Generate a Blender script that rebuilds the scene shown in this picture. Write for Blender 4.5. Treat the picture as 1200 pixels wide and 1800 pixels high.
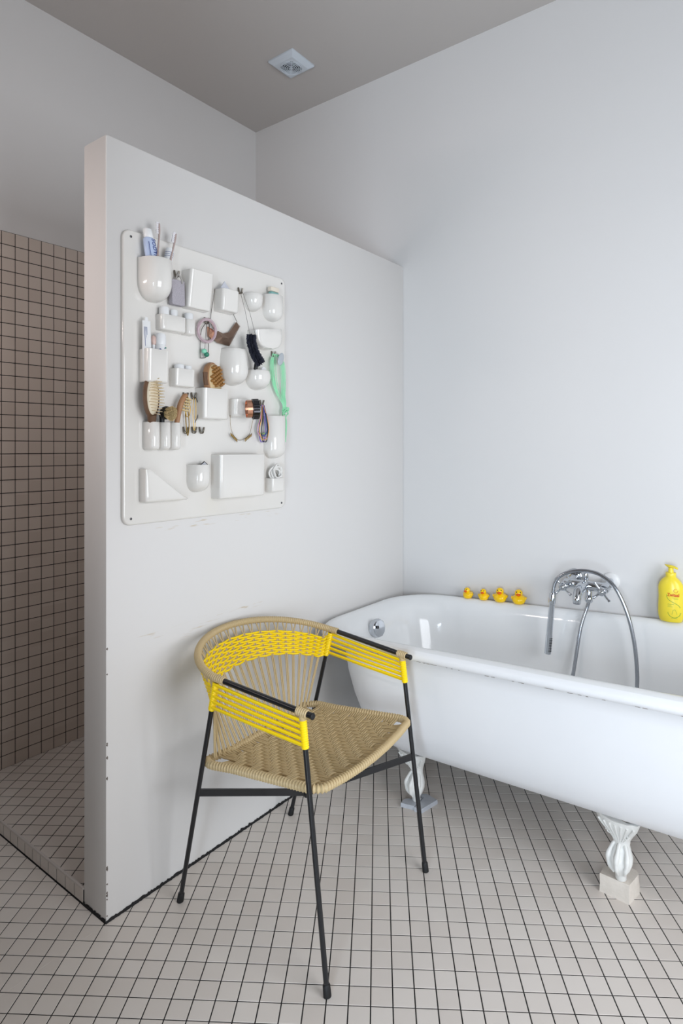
import bpy, math, random
from mathutils import Vector, Matrix
R = random.Random(7)
scene = bpy.context.scene
for o in list(bpy.data.objects): bpy.data.objects.remove(o, do_unlink=True)
COL = scene.collection
PI = math.pi

# ------------------------------------------------------------------ camera
CAM_H = 1.30
YAW = 0.641122521
FPX, CX, CY = 1064.665, 620.193, 785.817      # focal length and principal point for a 1200x1800 frame
cd = bpy.data.cameras.new('camera')
cd.sensor_fit = 'VERTICAL'; cd.sensor_height = 36.0; cd.sensor_width = 24.0
cd.lens = FPX/1800*36.0
cd.shift_x = (600-CX)/1800; cd.shift_y = (CY-900)/1800
cd.clip_start = 0.02; cd.clip_end = 60
cam = bpy.data.objects.new('camera', cd); COL.objects.link(cam)
cam.location = (0, 0, CAM_H); cam.rotation_euler = (PI/2, 0, YAW)
scene.camera = cam

# ------------------------------------------------------------------ world, light, exposure
scene.view_settings.view_transform = 'Standard'
scene.view_settings.look = 'None'
scene.view_settings.gamma = 1.0
scene.view_settings.use_curve_mapping = False
scene.view_settings.exposure = -0.05
w = bpy.data.worlds.new('sky'); scene.world = w; w.use_nodes = True
bg = w.node_tree.nodes['Background']; bg.inputs[0].default_value = (0.62, 0.78, 1.0, 1); bg.inputs[1].default_value = 1.0
def area(name, loc, rot, sx, sy, power, color):
    l = bpy.data.lights.new(name, 'AREA'); l.shape = 'RECTANGLE'; l.size = sx; l.size_y = sy
    l.energy = power; l.color = color
    o = bpy.data.objects.new(name, l); COL.objects.link(o); o.location = loc; o.rotation_euler = rot
    return o
# room extents (m)
XL, XR, YF, YB, ZC = -2.527, 1.15, -1.90, 2.453, 3.106
WIN_A = (0.10, 1.05, 0.10, 1.70)     # in the wall behind the camera: x0, x1, z0, z1
WIN_B = (0.25, 1.70, 0.60, 2.00)     # in the wall to the right: y0, y1, z0, z1
area('daylight_behind', ((WIN_A[0]+WIN_A[1])/2, YF+0.03, (WIN_A[2]+WIN_A[3])/2), (PI/2, 0, 0), WIN_A[1]-WIN_A[0]-.1, WIN_A[3]-WIN_A[2]-.1, 86, (0.75, 0.875, 1.0)).rotation_euler = (-PI/2, 0, PI)
area('daylight_side', (XR-0.03, (WIN_B[0]+WIN_B[1])/2, (WIN_B[2]+WIN_B[3])/2), (PI/2, 0, PI/2), WIN_B[1]-WIN_B[0]-.1, WIN_B[3]-WIN_B[2]-.1, 41, (0.955, 0.97, 1.0))

# ------------------------------------------------------------------ materials
def lin(c):
    c = c/255.0
    return c/12.92 if c <= 0.04045 else ((c+0.055)/1.055)**2.4
def rgb(r, g, b): return (lin(r), lin(g), lin(b), 1)
MATS = {}
def mat(name, col, rough=0.5, metal=0.0, noise=None, bump=None, trans=0.0, coat=0.0, ior=1.45, alpha=1.0, spec=0.5):
    """noise=(scale, second colour, amount) ; bump=(scale, strength)"""
    m = bpy.data.materials.new(name); m.use_nodes = True
    nt = m.node_tree; b = nt.nodes['Principled BSDF']
    b.inputs['Base Color'].default_value = col; b.inputs['Roughness'].default_value = rough
    b.inputs['Metallic'].default_value = metal; b.inputs['IOR'].default_value = ior
    b.inputs['Transmission Weight'].default_value = trans; b.inputs['Coat Weight'].default_value = coat
    b.inputs['Coat Roughness'].default_value = 0.05
    b.inputs['Specular IOR Level'].default_value = spec
    geo = None
    if noise or bump:
        geo = nt.nodes.new('ShaderNodeNewGeometry')
    if noise:
        n = nt.nodes.new('ShaderNodeTexNoise'); n.inputs['Scale'].default_value = noise[0]; n.inputs['Detail'].default_value = 4
        nt.links.new(geo.outputs['Position'], n.inputs['Vector'])
        mx = nt.nodes.new('ShaderNodeMix'); mx.data_type = 'RGBA'
        mx.inputs['A'].default_value = col; mx.inputs['B'].default_value = noise[1]
        mp = nt.nodes.new('ShaderNodeMath'); mp.operation = 'MULTIPLY'; mp.inputs[1].default_value = noise[2]
        nt.links.new(n.outputs['Fac'], mp.inputs[0]); nt.links.new(mp.outputs[0], mx.inputs['Factor'])
        nt.links.new(mx.outputs['Result'], b.inputs['Base Color'])
    if bump:
        n = nt.nodes.new('ShaderNodeTexNoise'); n.inputs['Scale'].default_value = bump[0]; n.inputs['Detail'].default_value = 3
        nt.links.new(geo.outputs['Position'], n.inputs['Vector'])
        bp = nt.nodes.new('ShaderNodeBump'); bp.inputs['Strength'].default_value = bump[1]; bp.inputs['Distance'].default_value = 0.002
        nt.links.new(n.outputs['Fac'], bp.inputs['Height']); nt.links.new(bp.outputs['Normal'], b.inputs['Normal'])
    MATS[name] = m
    return m

GRID_A = YAW - 0.0414582502            # direction of the floor grid in the room
PITCH = 0.0400488*CAM_H
def tile_mat(name, base, var, angle, plane):
    """glazed tile: a slight tone of its own for each tile and fine mottling"""
    m = mat(name, base, rough=0.36, noise=(9.0, base, 0.0), bump=(60, 0.05))
    nt = m.node_tree; b = nt.nodes['Principled BSDF']
    geo = nt.nodes.new('ShaderNodeNewGeometry')
    vr = nt.nodes.new('ShaderNodeVectorRotate'); vr.rotation_type = 'Z_AXIS'; vr.inputs['Angle'].default_value = -angle
    nt.links.new(geo.outputs['Position'], vr.inputs['Vector'])
    ad = nt.nodes.new('ShaderNodeVectorMath'); ad.operation = 'SUBTRACT'; ad.inputs[1].default_value = plane
    nt.links.new(vr.outputs[0], ad.inputs[0])
    dv = nt.nodes.new('ShaderNodeVectorMath'); dv.operation = 'SCALE'; dv.inputs['Scale'].default_value = 1/PITCH
    nt.links.new(ad.outputs[0], dv.inputs[0])
    fl = nt.nodes.new('ShaderNodeVectorMath'); fl.operation = 'FLOOR'; nt.links.new(dv.outputs[0], fl.inputs[0])
    wn = nt.nodes.new('ShaderNodeTexWhiteNoise'); wn.noise_dimensions = '3D'; nt.links.new(fl.outputs[0], wn.inputs['Vector'])
    n = nt.nodes.new('ShaderNodeTexNoise'); n.inputs['Scale'].default_value = 5; n.inputs['Detail'].default_value = 6
    nt.links.new(geo.outputs['Position'], n.inputs['Vector'])
    av = nt.nodes.new('ShaderNodeMath'); av.operation = 'MULTIPLY_ADD'; av.inputs[1].default_value = 0.55; 
    nt.links.new(wn.outputs['Value'], av.inputs[0])
    m2 = nt.nodes.new('ShaderNodeMath'); m2.operation = 'MULTIPLY'; m2.inputs[1].default_value = 0.45
    nt.links.new(n.outputs['Fac'], m2.inputs[0]); nt.links.new(m2.outputs[0], av.inputs[2])
    mx = nt.nodes.new('ShaderNodeMix'); mx.data_type = 'RGBA'; mx.inputs['A'].default_value = base; mx.inputs['B'].default_value = var
    nt.links.new(av.outputs[0], mx.inputs['Factor']); nt.links.new(mx.outputs['Result'], b.inputs['Base Color'])
    return m

mat('plaster', rgb(219, 218, 217), 0.55, noise=(1.6, rgb(213, 212, 212), 0.8), bump=(35, 0.06))
mat('bounce_dimming_taupe', rgb(112, 106, 100), 0.7, bump=(35, 0.06))  # dark tone given to the unseen walls to cut bounced light
mat('ceiling_paint', rgb(184, 180, 177), 0.8, bump=(30, 0.05))
mat('grout', rgb(34, 33, 34), 0.85, bump=(200, 0.2))
mat('enamel', rgb(238, 240, 241), 0.12, coat=0.3)
mat('enamel_paint', rgb(240, 241, 243), 0.32, noise=(3, rgb(224, 225, 228), 0.6))
mat('foot_paint', rgb(235, 235, 232), 0.38, noise=(40, rgb(206, 203, 196), 0.6), bump=(90, 0.25))
mat('chip', rgb(120, 110, 104), 0.8)
mat('marble', rgb(150, 154, 162), 0.45, noise=(30, rgb(205, 207, 212), 0.9), bump=(60, 0.1))
mat('limestone', rgb(226, 218, 208), 0.85, noise=(70, rgb(200, 190, 178), 0.7), bump=(160, 0.4))
mat('chrome', rgb(200, 204, 210), 0.09, 1.0)
mat('steel_hose', rgb(165, 168, 174), 0.22, 1.0)
mat('black_steel', rgb(24, 25, 28), 0.32, coat=0.2)
mat('rubber', rgb(22, 22, 23), 0.6)
mat('tan_cord', rgb(196, 174, 132), 0.5, noise=(25, rgb(182, 160, 120), 0.7))
mat('yellow_cord', rgb(250, 216, 8), 0.38)
mat('abs_white', rgb(226, 223, 218), 0.13, coat=0.4)
mat('white_plastic', rgb(230, 231, 232), 0.3)
mat('hook_metal', rgb(128, 122, 112), 0.35, 1.0)
mat('screw', rgb(85, 85, 88), 0.35, 1.0)
mat('duck_yellow', rgb(255, 207, 0), 0.25, coat=0.3)
mat('beak', rgb(226, 96, 8), 0.35)
mat('black', rgb(16, 16, 18), 0.4)
mat('bottle_yellow', rgb(238, 216, 62), 0.28)
mat('print_red', rgb(205, 66, 22), 0.5)
mat('print_green', rgb(104, 156, 62), 0.5)
mat('print_blue', rgb(36, 56, 130), 0.5)
mat('print_grey', rgb(140, 146, 175), 0.5)
mat('paste_blue', rgb(186, 200, 228), 0.35)
mat('wood_dark', rgb(112, 82, 60), 0.5, noise=(60, rgb(80, 56, 40), 0.8))
mat('wood_mid', rgb(176, 132, 96), 0.5, noise=(70, rgb(140, 98, 66), 0.7))
mat('wood_pad', rgb(206, 182, 140), 0.6)
mat('wood_knob', rgb(168, 122, 66), 0.42, noise=(80, rgb(130, 88, 44), 0.7))
mat('pin_wood', rgb(222, 204, 170), 0.5)
mat('cushion', rgb(226, 214, 190), 0.55)
mat('bristle', rgb(206, 184, 138), 0.7)
mat('handle_clear', rgb(196, 176, 170), 0.15, trans=0.35)
mat('handle_amber', rgb(200, 160, 130), 0.2, trans=0.2)
mat('bristle_white', rgb(228, 226, 230), 0.5)
mat('pumice', rgb(206, 201, 208), 0.9, noise=(420, rgb(118, 114, 124), 0.9), bump=(500, 0.8))
mat('rope_grey', rgb(170, 166, 162), 0.7)
mat('rose_glass', rgb(196, 172, 180), 0.12, trans=0.25)
mat('dark_cord', rgb(70, 66, 62), 0.6)
mat('bronze', rgb(142, 118, 104), 0.3, 0.75)
mat('copper', rgb(214, 160, 132), 0.25, 0.85)
mat('jade_light', rgb(140, 214, 184), 0.2)
mat('jade_dark', rgb(52, 128, 104), 0.2)
mat('navy_feather', rgb(44, 46, 60), 0.6)
mat('mint', rgb(150, 222, 176), 0.35)
mat('grey_stone', rgb(176, 182, 188), 0.3)
mat('dark_metal', rgb(70, 70, 74), 0.2, 1.0)
mat('gold_dark', rgb(130, 104, 50), 0.35, 0.8)
mat('gold', rgb(206, 170, 96), 0.3, 0.9)
mat('teal_label', rgb(128, 176, 172), 0.4)
mat('cream_glass', rgb(226, 216, 200), 0.2)
mat('paper', rgb(216, 218, 224), 0.7, noise=(260, rgb(150, 154, 172), 0.55))
mat('cotton', rgb(226, 224, 220), 0.8, bump=(300, 0.3))
mat('pink_brush', rgb(214, 186, 176), 0.4)
mat('violet', rgb(120, 96, 190), 0.4); mat('blue', rgb(50, 84, 160), 0.4); mat('orange', rgb(232, 172, 100), 0.4); mat('leafgreen', rgb(150, 200, 110), 0.4); mat('pink', rgb(222, 160, 196), 0.4)
mat('metal_trim', rgb(206, 199, 194), 0.4, 0.1)
mat('window_frame', rgb(225, 225, 222), 0.4)
mat('pane', rgb(240, 246, 250), 0.02, trans=1.0)
mat('vent_plastic', rgb(196, 204, 212), 0.4)
mat('vent_dark', rgb(30, 31, 34), 0.7)
GRID_O = (-0.648883874*CAM_H, 1.11133995*CAM_H)    # a grid crossing in the frame turned with the camera
cg, sg = math.cos(YAW), math.sin(YAW)
GO = (GRID_O[0]*cg - GRID_O[1]*sg, GRID_O[0]*sg + GRID_O[1]*cg)
ca, sa = math.cos(GRID_A), math.sin(GRID_A)
go_r = (GO[0]*ca + GO[1]*sa, -GO[0]*sa + GO[1]*ca, 0.013)
tile_mat('floor_tile', rgb(222, 215, 208), rgb(208, 199, 191), GRID_A, go_r)
tile_mat('wall_tile', rgb(212, 200, 190), rgb(198, 184, 173), 0.0, (0.0, 1.079, 2.150))

def scuff_plaster():
    """painted plaster with a few stray rubbed marks under the organiser and behind the chair"""
    m = mat('plaster_scuffed', rgb(220, 218, 216), 0.45, bump=(35, 0.06)); nt = m.node_tree; b = nt.nodes['Principled BSDF']
    geo = nt.nodes.new('ShaderNodeNewGeometry'); sep = nt.nodes.new('ShaderNodeSeparateXYZ'); nt.links.new(geo.outputs['Position'], sep.inputs[0])
    def M(op, a, bb=None):
        n = nt.nodes.new('ShaderNodeMath'); n.operation = op
        for i, v in enumerate((a, bb)):
            if v is None: continue
            if isinstance(v, (int, float)): n.inputs[i].default_value = v
            else: nt.links.new(v, n.inputs[i])
        return n.outputs[0]
    mp = nt.nodes.new('ShaderNodeMapping'); mp.inputs['Scale'].default_value = (1, 7, 60); nt.links.new(geo.outputs['Position'], mp.inputs[0])
    n = nt.nodes.new('ShaderNodeTexNoise'); n.inputs['Scale'].default_value = 2.2; n.inputs['Detail'].default_value = 5; nt.links.new(mp.outputs[0], n.inputs['Vector'])
    streak = M('MULTIPLY', M('SUBTRACT', n.outputs['Fac'], 0.56), 9.0)
    total = None
    for (y0, z0, hy, hz, amt) in ((1.33, 1.062, .30, .012, .75), (1.30, 0.735, .14, .030, .45), (1.455, 0.757, .07, .012, .9), (1.10, 0.747, .10, .010, .6)):
        dy = M('DIVIDE', M('ABSOLUTE', M('SUBTRACT', sep.outputs['Y'], y0)), hy)
        dz = M('DIVIDE', M('ABSOLUTE', M('SUBTRACT', sep.outputs['Z'], z0)), hz)
        inside = M('SUBTRACT', 1.0, M('MINIMUM', M('MAXIMUM', dy, dz), 1.0))
        v = M('MULTIPLY', M('MINIMUM', M('MULTIPLY', inside, 3.0), 1.0), amt)
        total = v if total is None else M('MAXIMUM', total, v)
    fac = M('MULTIPLY', M('MINIMUM', M('MAXIMUM', streak, 0.0), 1.0), total)
    mx = nt.nodes.new('ShaderNodeMix'); mx.data_type = 'RGBA'; mx.inputs['A'].default_value = rgb(220, 218, 216); mx.inputs['B'].default_value = rgb(190, 172, 140)
    nt.links.new(fac, mx.inputs['Factor']); nt.links.new(mx.outputs['Result'], b.inputs['Base Color'])
scuff_plaster()

# ------------------------------------------------------------------ mesh builder
class MB:
    def __init__(s): s.v = []; s.f = []
    def add(s, vs, fs):
        k = len(s.v); s.v += [tuple(v) for v in vs]; s.f += [tuple(i+k for i in f) for f in fs]; return s
    def box(s, x0, y0, z0, x1, y1, z1):
        return s.add([(x0,y0,z0),(x1,y0,z0),(x1,y1,z0),(x0,y1,z0),(x0,y0,z1),(x1,y0,z1),(x1,y1,z1),(x0,y1,z1)],
                     [(0,3,2,1),(4,5,6,7),(0,1,5,4),(1,2,6,5),(2,3,7,6),(3,0,4,7)])
    def loft(s, rings, cap0=True, cap1=True, closed=True):
        n = len(rings[0]); vs = [p for r in rings for p in r]; fs = []
        for i in range(len(rings)-1):
            for j in range(n if closed else n-1):
                a, b = i*n+j, i*n+(j+1) % n
                fs.append((a, b, b+n, a+n))
        if cap0: fs.append(tuple(reversed(range(n))))
        if cap1: fs.append(tuple(range((len(rings)-1)*n, len(rings)*n)))
        return s.add(vs, fs)
    def tube(s, path, r, n=8, caps=True, flat=None):
        """sweep a round (or flat=(w,h) box) section along a path; r may be a list"""
        P = [Vector(p) for p in path]; T = []
        for i in range(len(P)):
            t = P[min(i+1, len(P)-1)] - P[max(i-1, 0)]
            T.append(t.normalized() if t.length > 1e-9 else Vector((0, 0, 1)))
        up = Vector((0, 0, 1)) if abs(T[0].z) < 0.9 else Vector((1, 0, 0))
        N = (up - T[0]*up.dot(T[0])).normalized(); rings = []
        for i in range(len(P)):
            N = N - T[i]*N.dot(T[i]); N = N.normalized() if N.length > 1e-9 else Vector((1, 0, 0))
            B = T[i].cross(N); rr = r[i] if isinstance(r, (list, tuple)) else r
            if flat: rings.append([P[i]+N*a*flat[1]/2+B*b*flat[0]/2 for a, b in ((1,1),(1,-1),(-1,-1),(-1,1))])
            else: rings.append([P[i]+(N*math.cos(2*PI*k/n)+B*math.sin(2*PI*k/n))*rr for k in range(n)])
        return s.loft([list(reversed(q)) for q in rings], caps, caps)
    def lathe(s, prof, c=(0,0,0), axis=(0,0,1), n=20, sx=1.0, sy=1.0):
        """prof: list of (radius, height) along axis"""
        A = Vector(axis).normalized(); U = Vector((1,0,0)) if abs(A.x) < 0.9 else Vector((0,1,0))
        U = (U - A*U.dot(A)).normalized(); V = A.cross(U); c = Vector(c)
        rings = [[c + A*h + U*(r*sx*math.cos(2*PI*k/n)) + V*(r*sy*math.sin(2*PI*k/n)) for k in range(n)] for r, h in prof]
        return s.loft(rings)
    def ball(s, c, rx, ry=None, rz=None, n=12, m=8, rot=None):
        ry = ry or rx; rz = rz or rx; c = Vector(c); rings = []
        for i in range(1, m):
            a = -PI/2 + PI*i/m; ring = []
            for k in range(n):
                p = Vector((rx*math.cos(a)*math.cos(2*PI*k/n), ry*math.cos(a)*math.sin(2*PI*k/n), rz*math.sin(a)))
                ring.append(c + (rot @ p if rot else p))
            rings.append(ring)
        k0 = len(s.v); s.loft(rings, False, False)
        b = Vector((0,0,-rz)); t = Vector((0,0,rz))
        if rot: b = rot @ b; t = rot @ t
        kb = len(s.v); s.v += [tuple(c+b), tuple(c+t)]
        L = k0+(m-2)*n
        for k in range(n):
            s.f.append((kb, k0+(k+1) % n, k0+k)); s.f.append((kb+1, L+k, L+(k+1) % n))
        return s
    def prism(s, poly, d0, d1, fr, bev=0.0, k=3):
        """extrude a CCW 2D polygon from d0 to d1 in frame fr(u,v,d); the d1 edge rounded by bev"""
        def off(o):
            n = len(poly); out = []
            for i in range(n):
                p0, p1, p2 = Vector(poly[i-1]), Vector(poly[i]), Vector(poly[(i+1) % n])
                e1 = (p1-p0).normalized(); e2 = (p2-p1).normalized()
                n1 = Vector((-e1.y, e1.x)); n2 = Vector((-e2.y, e2.x)); m = (n1+n2)
                m = m/max(m.length_squared/2, 0.3) if m.length > 1e-6 else n1
                out.append(p1 + m*o)
            return out
        rings = [[fr(u, v, d0) for u, v in poly]]
        if bev > 0:
            for i in range(k+1):
                a = PI/2*i/k
                rings.append([fr(q.x, q.y, d1-bev+bev*math.sin(a)) for q in off(bev*(1-math.cos(a)))])
        else: rings.append([fr(u, v, d1) for u, v in poly])
        return s.loft(rings)
    def map(s, fn): s.v = [tuple(fn(*p)) for p in s.v]; return s
    def mesh(s, name, base=(0,0,0), smooth=False):
        me = bpy.data.meshes.new(name)
        me.from_pydata([(x-base[0], y-base[1], z-base[2]) for x, y, z in s.v], [], s.f)
        me.update()
        if smooth:
            for p in me.polygons: p.use_smooth = True
            try: me.set_sharp_from_angle(angle=math.radians(smooth if smooth > 1 else 40))
            except Exception: pass
        return me
    def build(s, name, m, parent=None, smooth=40, base=(0,0,0)):
        if parent is not None: base = wpos(parent)
        o = bpy.data.objects.new(name, s.mesh(name, base, smooth))
        o.data.materials.append(MATS[m]); COL.objects.link(o)
        if parent is not None: o.parent = parent
        else: o.location = base
        return o
def wpos(o):
    p = Vector(o.location)
    while o.parent: o = o.parent; p += Vector(o.location)
    return p
def tag(o, label, cat=None, group=None, kind=None):
    o['label'] = label
    if cat: o['category'] = cat
    if group: o['group'] = group
    if kind: o['kind'] = kind
    return o
def thing(name, loc, label, cat, group=None):
    o = bpy.data.objects.new(name, None); COL.objects.link(o); o.location = loc; o.empty_display_size = 0.05
    return tag(o, label, cat, group)
def struct(o, label, cat): return tag(o, label, cat, kind='structure')
def lerp(a, b, t): return a+(b-a)*t
def vl(a, b, t): return tuple(lerp(x, y, t) for x, y in zip(a, b))
def catmull(pts, k=8):
    P = [Vector(p) for p in pts]; P = [P[0]*2-P[1]] + P + [P[-1]*2-P[-2]]; out = []
    for i in range(1, len(P)-2):
        for j in range(k):
            t = j/k; a, b, c, d = P[i-1:i+3]
            out.append(0.5*((2*b) + (c-a)*t + (2*a-5*b+4*c-d)*t*t + (3*b-a-3*c+d)*t**3))
    out.append(P[-2]); return out
def rrect(u0, v0, u1, v1, r, k=5):
    out = []
    for cx, cy, a0 in ((u1-r, v0+r, -90), (u1-r, v1-r, 0), (u0+r, v1-r, 90), (u0+r, v0+r, 180)):
        for i in range(k+1):
            a = math.radians(a0+90*i/k); out.append((cx+r*math.cos(a), cy+r*math.sin(a)))
    return out
def resample(path, step):
    P = [Vector(p) for p in path]; out = [P[0]]; acc = 0.0
    for a, b in zip(P, P[1:]):
        L = (b-a).length; d = step-acc
        while d <= L:
            out.append(a.lerp(b, d/L)); d += step
        acc = L-(d-step)
    if (out[-1]-P[-1]).length > step*0.2: out.append(P[-1])
    return out
def coil(mb, path, r, pitch, depth=0.14, n=10):
    """a tube wound with cord: ridges along its length"""
    q = resample(path, pitch/4)
    rr = [r*(1-depth*0.5+depth*0.5*math.cos(2*PI*i/4)) if 0 < i < len(q)-1 else r*(1-depth) for i in range(len(q))]
    return mb.tube(q, rr, n)
def text_mesh(body, size, fn, thick=0.0003, align='CENTER', bold=0.0):
    """lettering as thin raised print; fn maps (u, v, w) to the room"""
    c = bpy.data.curves.new('lettering', 'FONT'); c.body = body; c.size = size; c.align_x = align; c.align_y = 'CENTER'
    c.extrude = thick; c.resolution_u = 3; c.offset = bold
    o = bpy.data.objects.new('lettering', c); COL.objects.link(o)
    dg = bpy.context.evaluated_depsgraph_get(); dg.update()
    me = bpy.data.meshes.new_from_object(o.evaluated_get(dg))
    mb = MB(); mb.add([v.co[:] for v in me.vertices], [tuple(p.vertices) for p in me.polygons])
    bpy.data.objects.remove(o, do_unlink=True); bpy.data.curves.remove(c); bpy.data.meshes.remove(me)
    return mb.map(fn)

# ================================================================== STRUCTURE
XP, PT, YE, ZP = -1.531, 0.114, 0.923, 2.157        # partition: face x, thickness, end y, height
ZS = 0.036                                          # shower floor level
f = MB().box(XL-0.1, YF-0.1, -0.10, XR+0.1, YB+0.1, -0.0015).build('floor', 'grout')
struct(f, 'bathroom floor of small beige square tiles with dark grout', 'floor')
o = MB().box(XL-0.1, YF-0.1, ZC, XR+0.1, YB+0.1, ZC+0.1).build('ceiling', 'ceiling_paint')
struct(o, 'plain off-white painted ceiling', 'ceiling')
o = MB().box(XL-0.1, YB, -0.05, XR+0.1, YB+0.1, ZC).build('wall_back', 'plaster')
struct(o, 'tall plain white wall behind the bathtub', 'wall')
wl = MB().box(XL-0.1, YF-0.1, -0.05, XL, YB, ZC).build('wall_left', 'plaster')
struct(wl, 'white wall of the shower, tiled on its lower part', 'wall')
def wall_with_hole(name, axis, c0, c1, a0, a1, hole, label):
    h0, h1, z0, z1 = hole; mb = MB()
    for (p, q, zz0, zz1) in ((a0, h0, -.05, ZC), (h1, a1, -.05, ZC), (h0, h1, -.05, z0), (h0, h1, z1, ZC)):
        if axis == 'x': mb.box(p, c0, zz0, q, c1, zz1)
        else: mb.box(c0, p, zz0, c1, q, zz1)
    struct(mb.build(name, 'bounce_dimming_taupe'), label, 'wall')
wall_with_hole('wall_front', 'x', YF-.1, YF, XL, XR, WIN_A, 'taupe wall with a window facing the bathtub')
o = MB().box(XL, YF, -.05, -0.60, -0.10, ZC).build('shading_block', 'bounce_dimming_taupe')  # unseen block, added to shade the left floor and shower from the window
struct(o, 'unseen taupe block added to keep window light off the shower side', 'wall')
wall_with_hole('wall_right', 'y', XR, XR+.1, YF-.1, YB, WIN_B, 'taupe side wall with a window beside the bathtub')
def window(name, axis, c, hole, label):
    h0, h1, z0, z1 = hole; t = 0.04; mb = MB(); mid = (h0+h1)/2
    bars = [(h0, h0+t, z0, z1), (h1-t, h1, z0, z1), (h0+t, h1-t, z0, z0+t), (h0+t, h1-t, z1-t, z1), (mid-.02, mid+.02, z0+t, z1-t)]
    for a, b, q0, q1 in bars:
        if axis == 'x': mb.box(a, c-.05, q0, b, c-.01, q1)
        else: mb.box(c+.01, a, q0, c+.05, b, q1)
    o = struct(mb.build(name, 'window_frame'), label, 'window')
    for a, b in ((h0+t, mid-.02), (mid+.02, h1-t)):
        mb = MB()
        if axis == 'x': mb.box(a, c-.032, z0+t, b, c-.028, z1-t)
        else: mb.box(c+.028, a, z0+t, c+.032, b, z1-t)
        mb.build('pane', 'pane', o)
window('window_1', 'x', YF, WIN_A, 'white framed two-pane window in the front wall')
window('window_2', 'y', XR, WIN_B, 'white framed two-pane window in the right wall')

# unseen lamp added on the block to brighten partition end and shower tiles
lamp = thing('fill_lamp', (-1.85, -.10, 1.84), 'unseen white box lamp added to brighten the partition end and shower tiles', 'lamp')
MB().box(-2.10, -.099, 1.80, -1.60, -.075, 1.90).build('lamp_base', 'white_plastic', lamp)
mat('lamp_glass', rgb(255, 240, 225), 0.4); MATS['lamp_glass'].node_tree.nodes['Principled BSDF'].inputs['Emission Color'].default_value = (1.0, .86, .74, 1); MATS['lamp_glass'].node_tree.nodes['Principled BSDF'].inputs['Emission Strength'].default_value = 1.0
MB().box(-2.08, -.075, 1.81, -1.62, -.062, 1.89).build('diffuser', 'lamp_glass', lamp)
area('fill_light', (-1.85, -.055, 1.85), (-PI/2, 0, PI), .46, .08, 4.4, (1.0, .88, .85))
bpy.data.lights['fill_light'].spread = math.radians(138)
# partition with softened edges
poly = rrect(XP-PT, YE, XP, YB, 0.005, 2)
part = MB().loft([[(u, v, z) for u, v in (poly if z < ZP-.001 else rrect(XP-PT+.003, YE+.003, XP-.003, YB, .004, 2))] for z in (-.004, ZP-.004, ZP)]).build('wall_center', 'plaster_scuffed')
struct(part, 'free-standing white partition wall between shower and bathtub', 'wall')
# worn dark sealant along the foot of the partition
mb = MB(); N = 320; top = []; bot = []
for i in range(N+1):
    y = lerp(YE-.004, YB-.02, i/N); h = 0.0035+R.uniform(0, .0045)+(R.uniform(0, .004) if R.random() < .12 else 0)
    top.append((XP+.0008, y, h)); bot.append((XP+.006+R.uniform(0, .002), y, .0006))
for i in range(N):
    mb.add([bot[i], bot[i+1], top[i+1], top[i]], [(0, 1, 2, 3)])
for i in range(14):
    y = XP-PT+.004+(PT-.006)*i/13
    x0, x1 = XP-PT+PT*i/14, XP-PT+PT*(i+1)/14
    h = .004+R.uniform(0, .005)
    mb.add([(x0, YE-.005, .0006), (x1, YE-.005, .0006), (x1, YE-.0008, h), (x0, YE-.0008, h)], [(0, 1, 2, 3)])
struct(mb.build('trim_1', 'grout'), 'worn dark sealant line along the foot of the partition', 'sealant')
# chipped paint on the partition's vertical corner
mb = MB()
for i in range(15):
    z = R.uniform(0.02, .75) if i < 10 else R.uniform(.01, .12); h = R.uniform(.003, .012)
    for sx in (0, 1):
        a = R.uniform(.0006, .0016)
        if sx: mb.add([(XP+.0006, YE+.0045, z), (XP+.0006, YE+.0045+a, z+h*.5), (XP+.0006, YE+.0045, z+h), (XP-.0015, YE+.0006, z+h*.5)], [(0, 1, 2, 3)])
mb.build('chipped_paint', 'chip', part)['kind'] = 'stuff'

# kerb of the shower tray
kerb = MB().box(XL, YE, -.004, XP-PT, YE+.008, .040).build('trim_2', 'grout')
struct(kerb, 'low tiled kerb at the edge of the raised shower floor', 'kerb')
mb = MB().box(XL, YE-.0025, .0400, XP-PT, YE+.0035, .0465); mb.build('edge_strip', 'metal_trim', kerb)
kt = None
x = XP-PT-.002
while x-.0482 > XL:
    w0 = .0468
    q = MB().loft([[(x-w0+a, YE-.0010*b, .002+c) for a, c in ((e, e), (w0-e, e), (w0-e, .0365-e), (e, .0365-e))] for b, e in ((0, 0), (.7, 0), (1, .0007))])
    q.build('tile', 'floor_tile', kerb, smooth=False); x -= PITCH*0.955
shower = MB().box(XL, YE+.008, -.004, XP-PT, YB, ZS-.0012).build('floor_shower', 'grout')
struct(shower, 'raised shower floor of small beige square tiles', 'floor')

# ------------------------------------------------------------------ tiles
def clip(poly, reg):
    """clip polygon to the axis-aligned region (x0,y0,x1,y1)"""
    for ax, lim, sgn in ((0, reg[0], 1), (0, reg[2], -1), (1, reg[1], 1), (1, reg[3], -1)):
        out = []
        for i in range(len(poly)):
            a, b = poly[i-1], poly[i]; da = (a[ax]-lim)*sgn; db = (b[ax]-lim)*sgn
            if da >= 0: 
                if db >= 0: out.append(b)
                else: t = da/(da-db); out.append((lerp(a[0], b[0], t), lerp(a[1], b[1], t)))
            elif db >= 0:
                t = da/(da-db); out.append((lerp(a[0], b[0], t), lerp(a[1], b[1], t))); out.append(b)
        poly = out
        if len(poly) < 3: return []
    return poly
TS = 0.0490
def tile_poly(i, j):
    out = []
    for du, dv in ((0, 0), (1, 0), (1, 1), (0, 1)):
        u = i*PITCH+(PITCH-TS)/2+du*TS; v = j*PITCH+(PITCH-TS)/2+dv*TS
        out.append((GO[0]+u*ca-v*sa, GO[1]+u*sa+v*ca))
    return out
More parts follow.
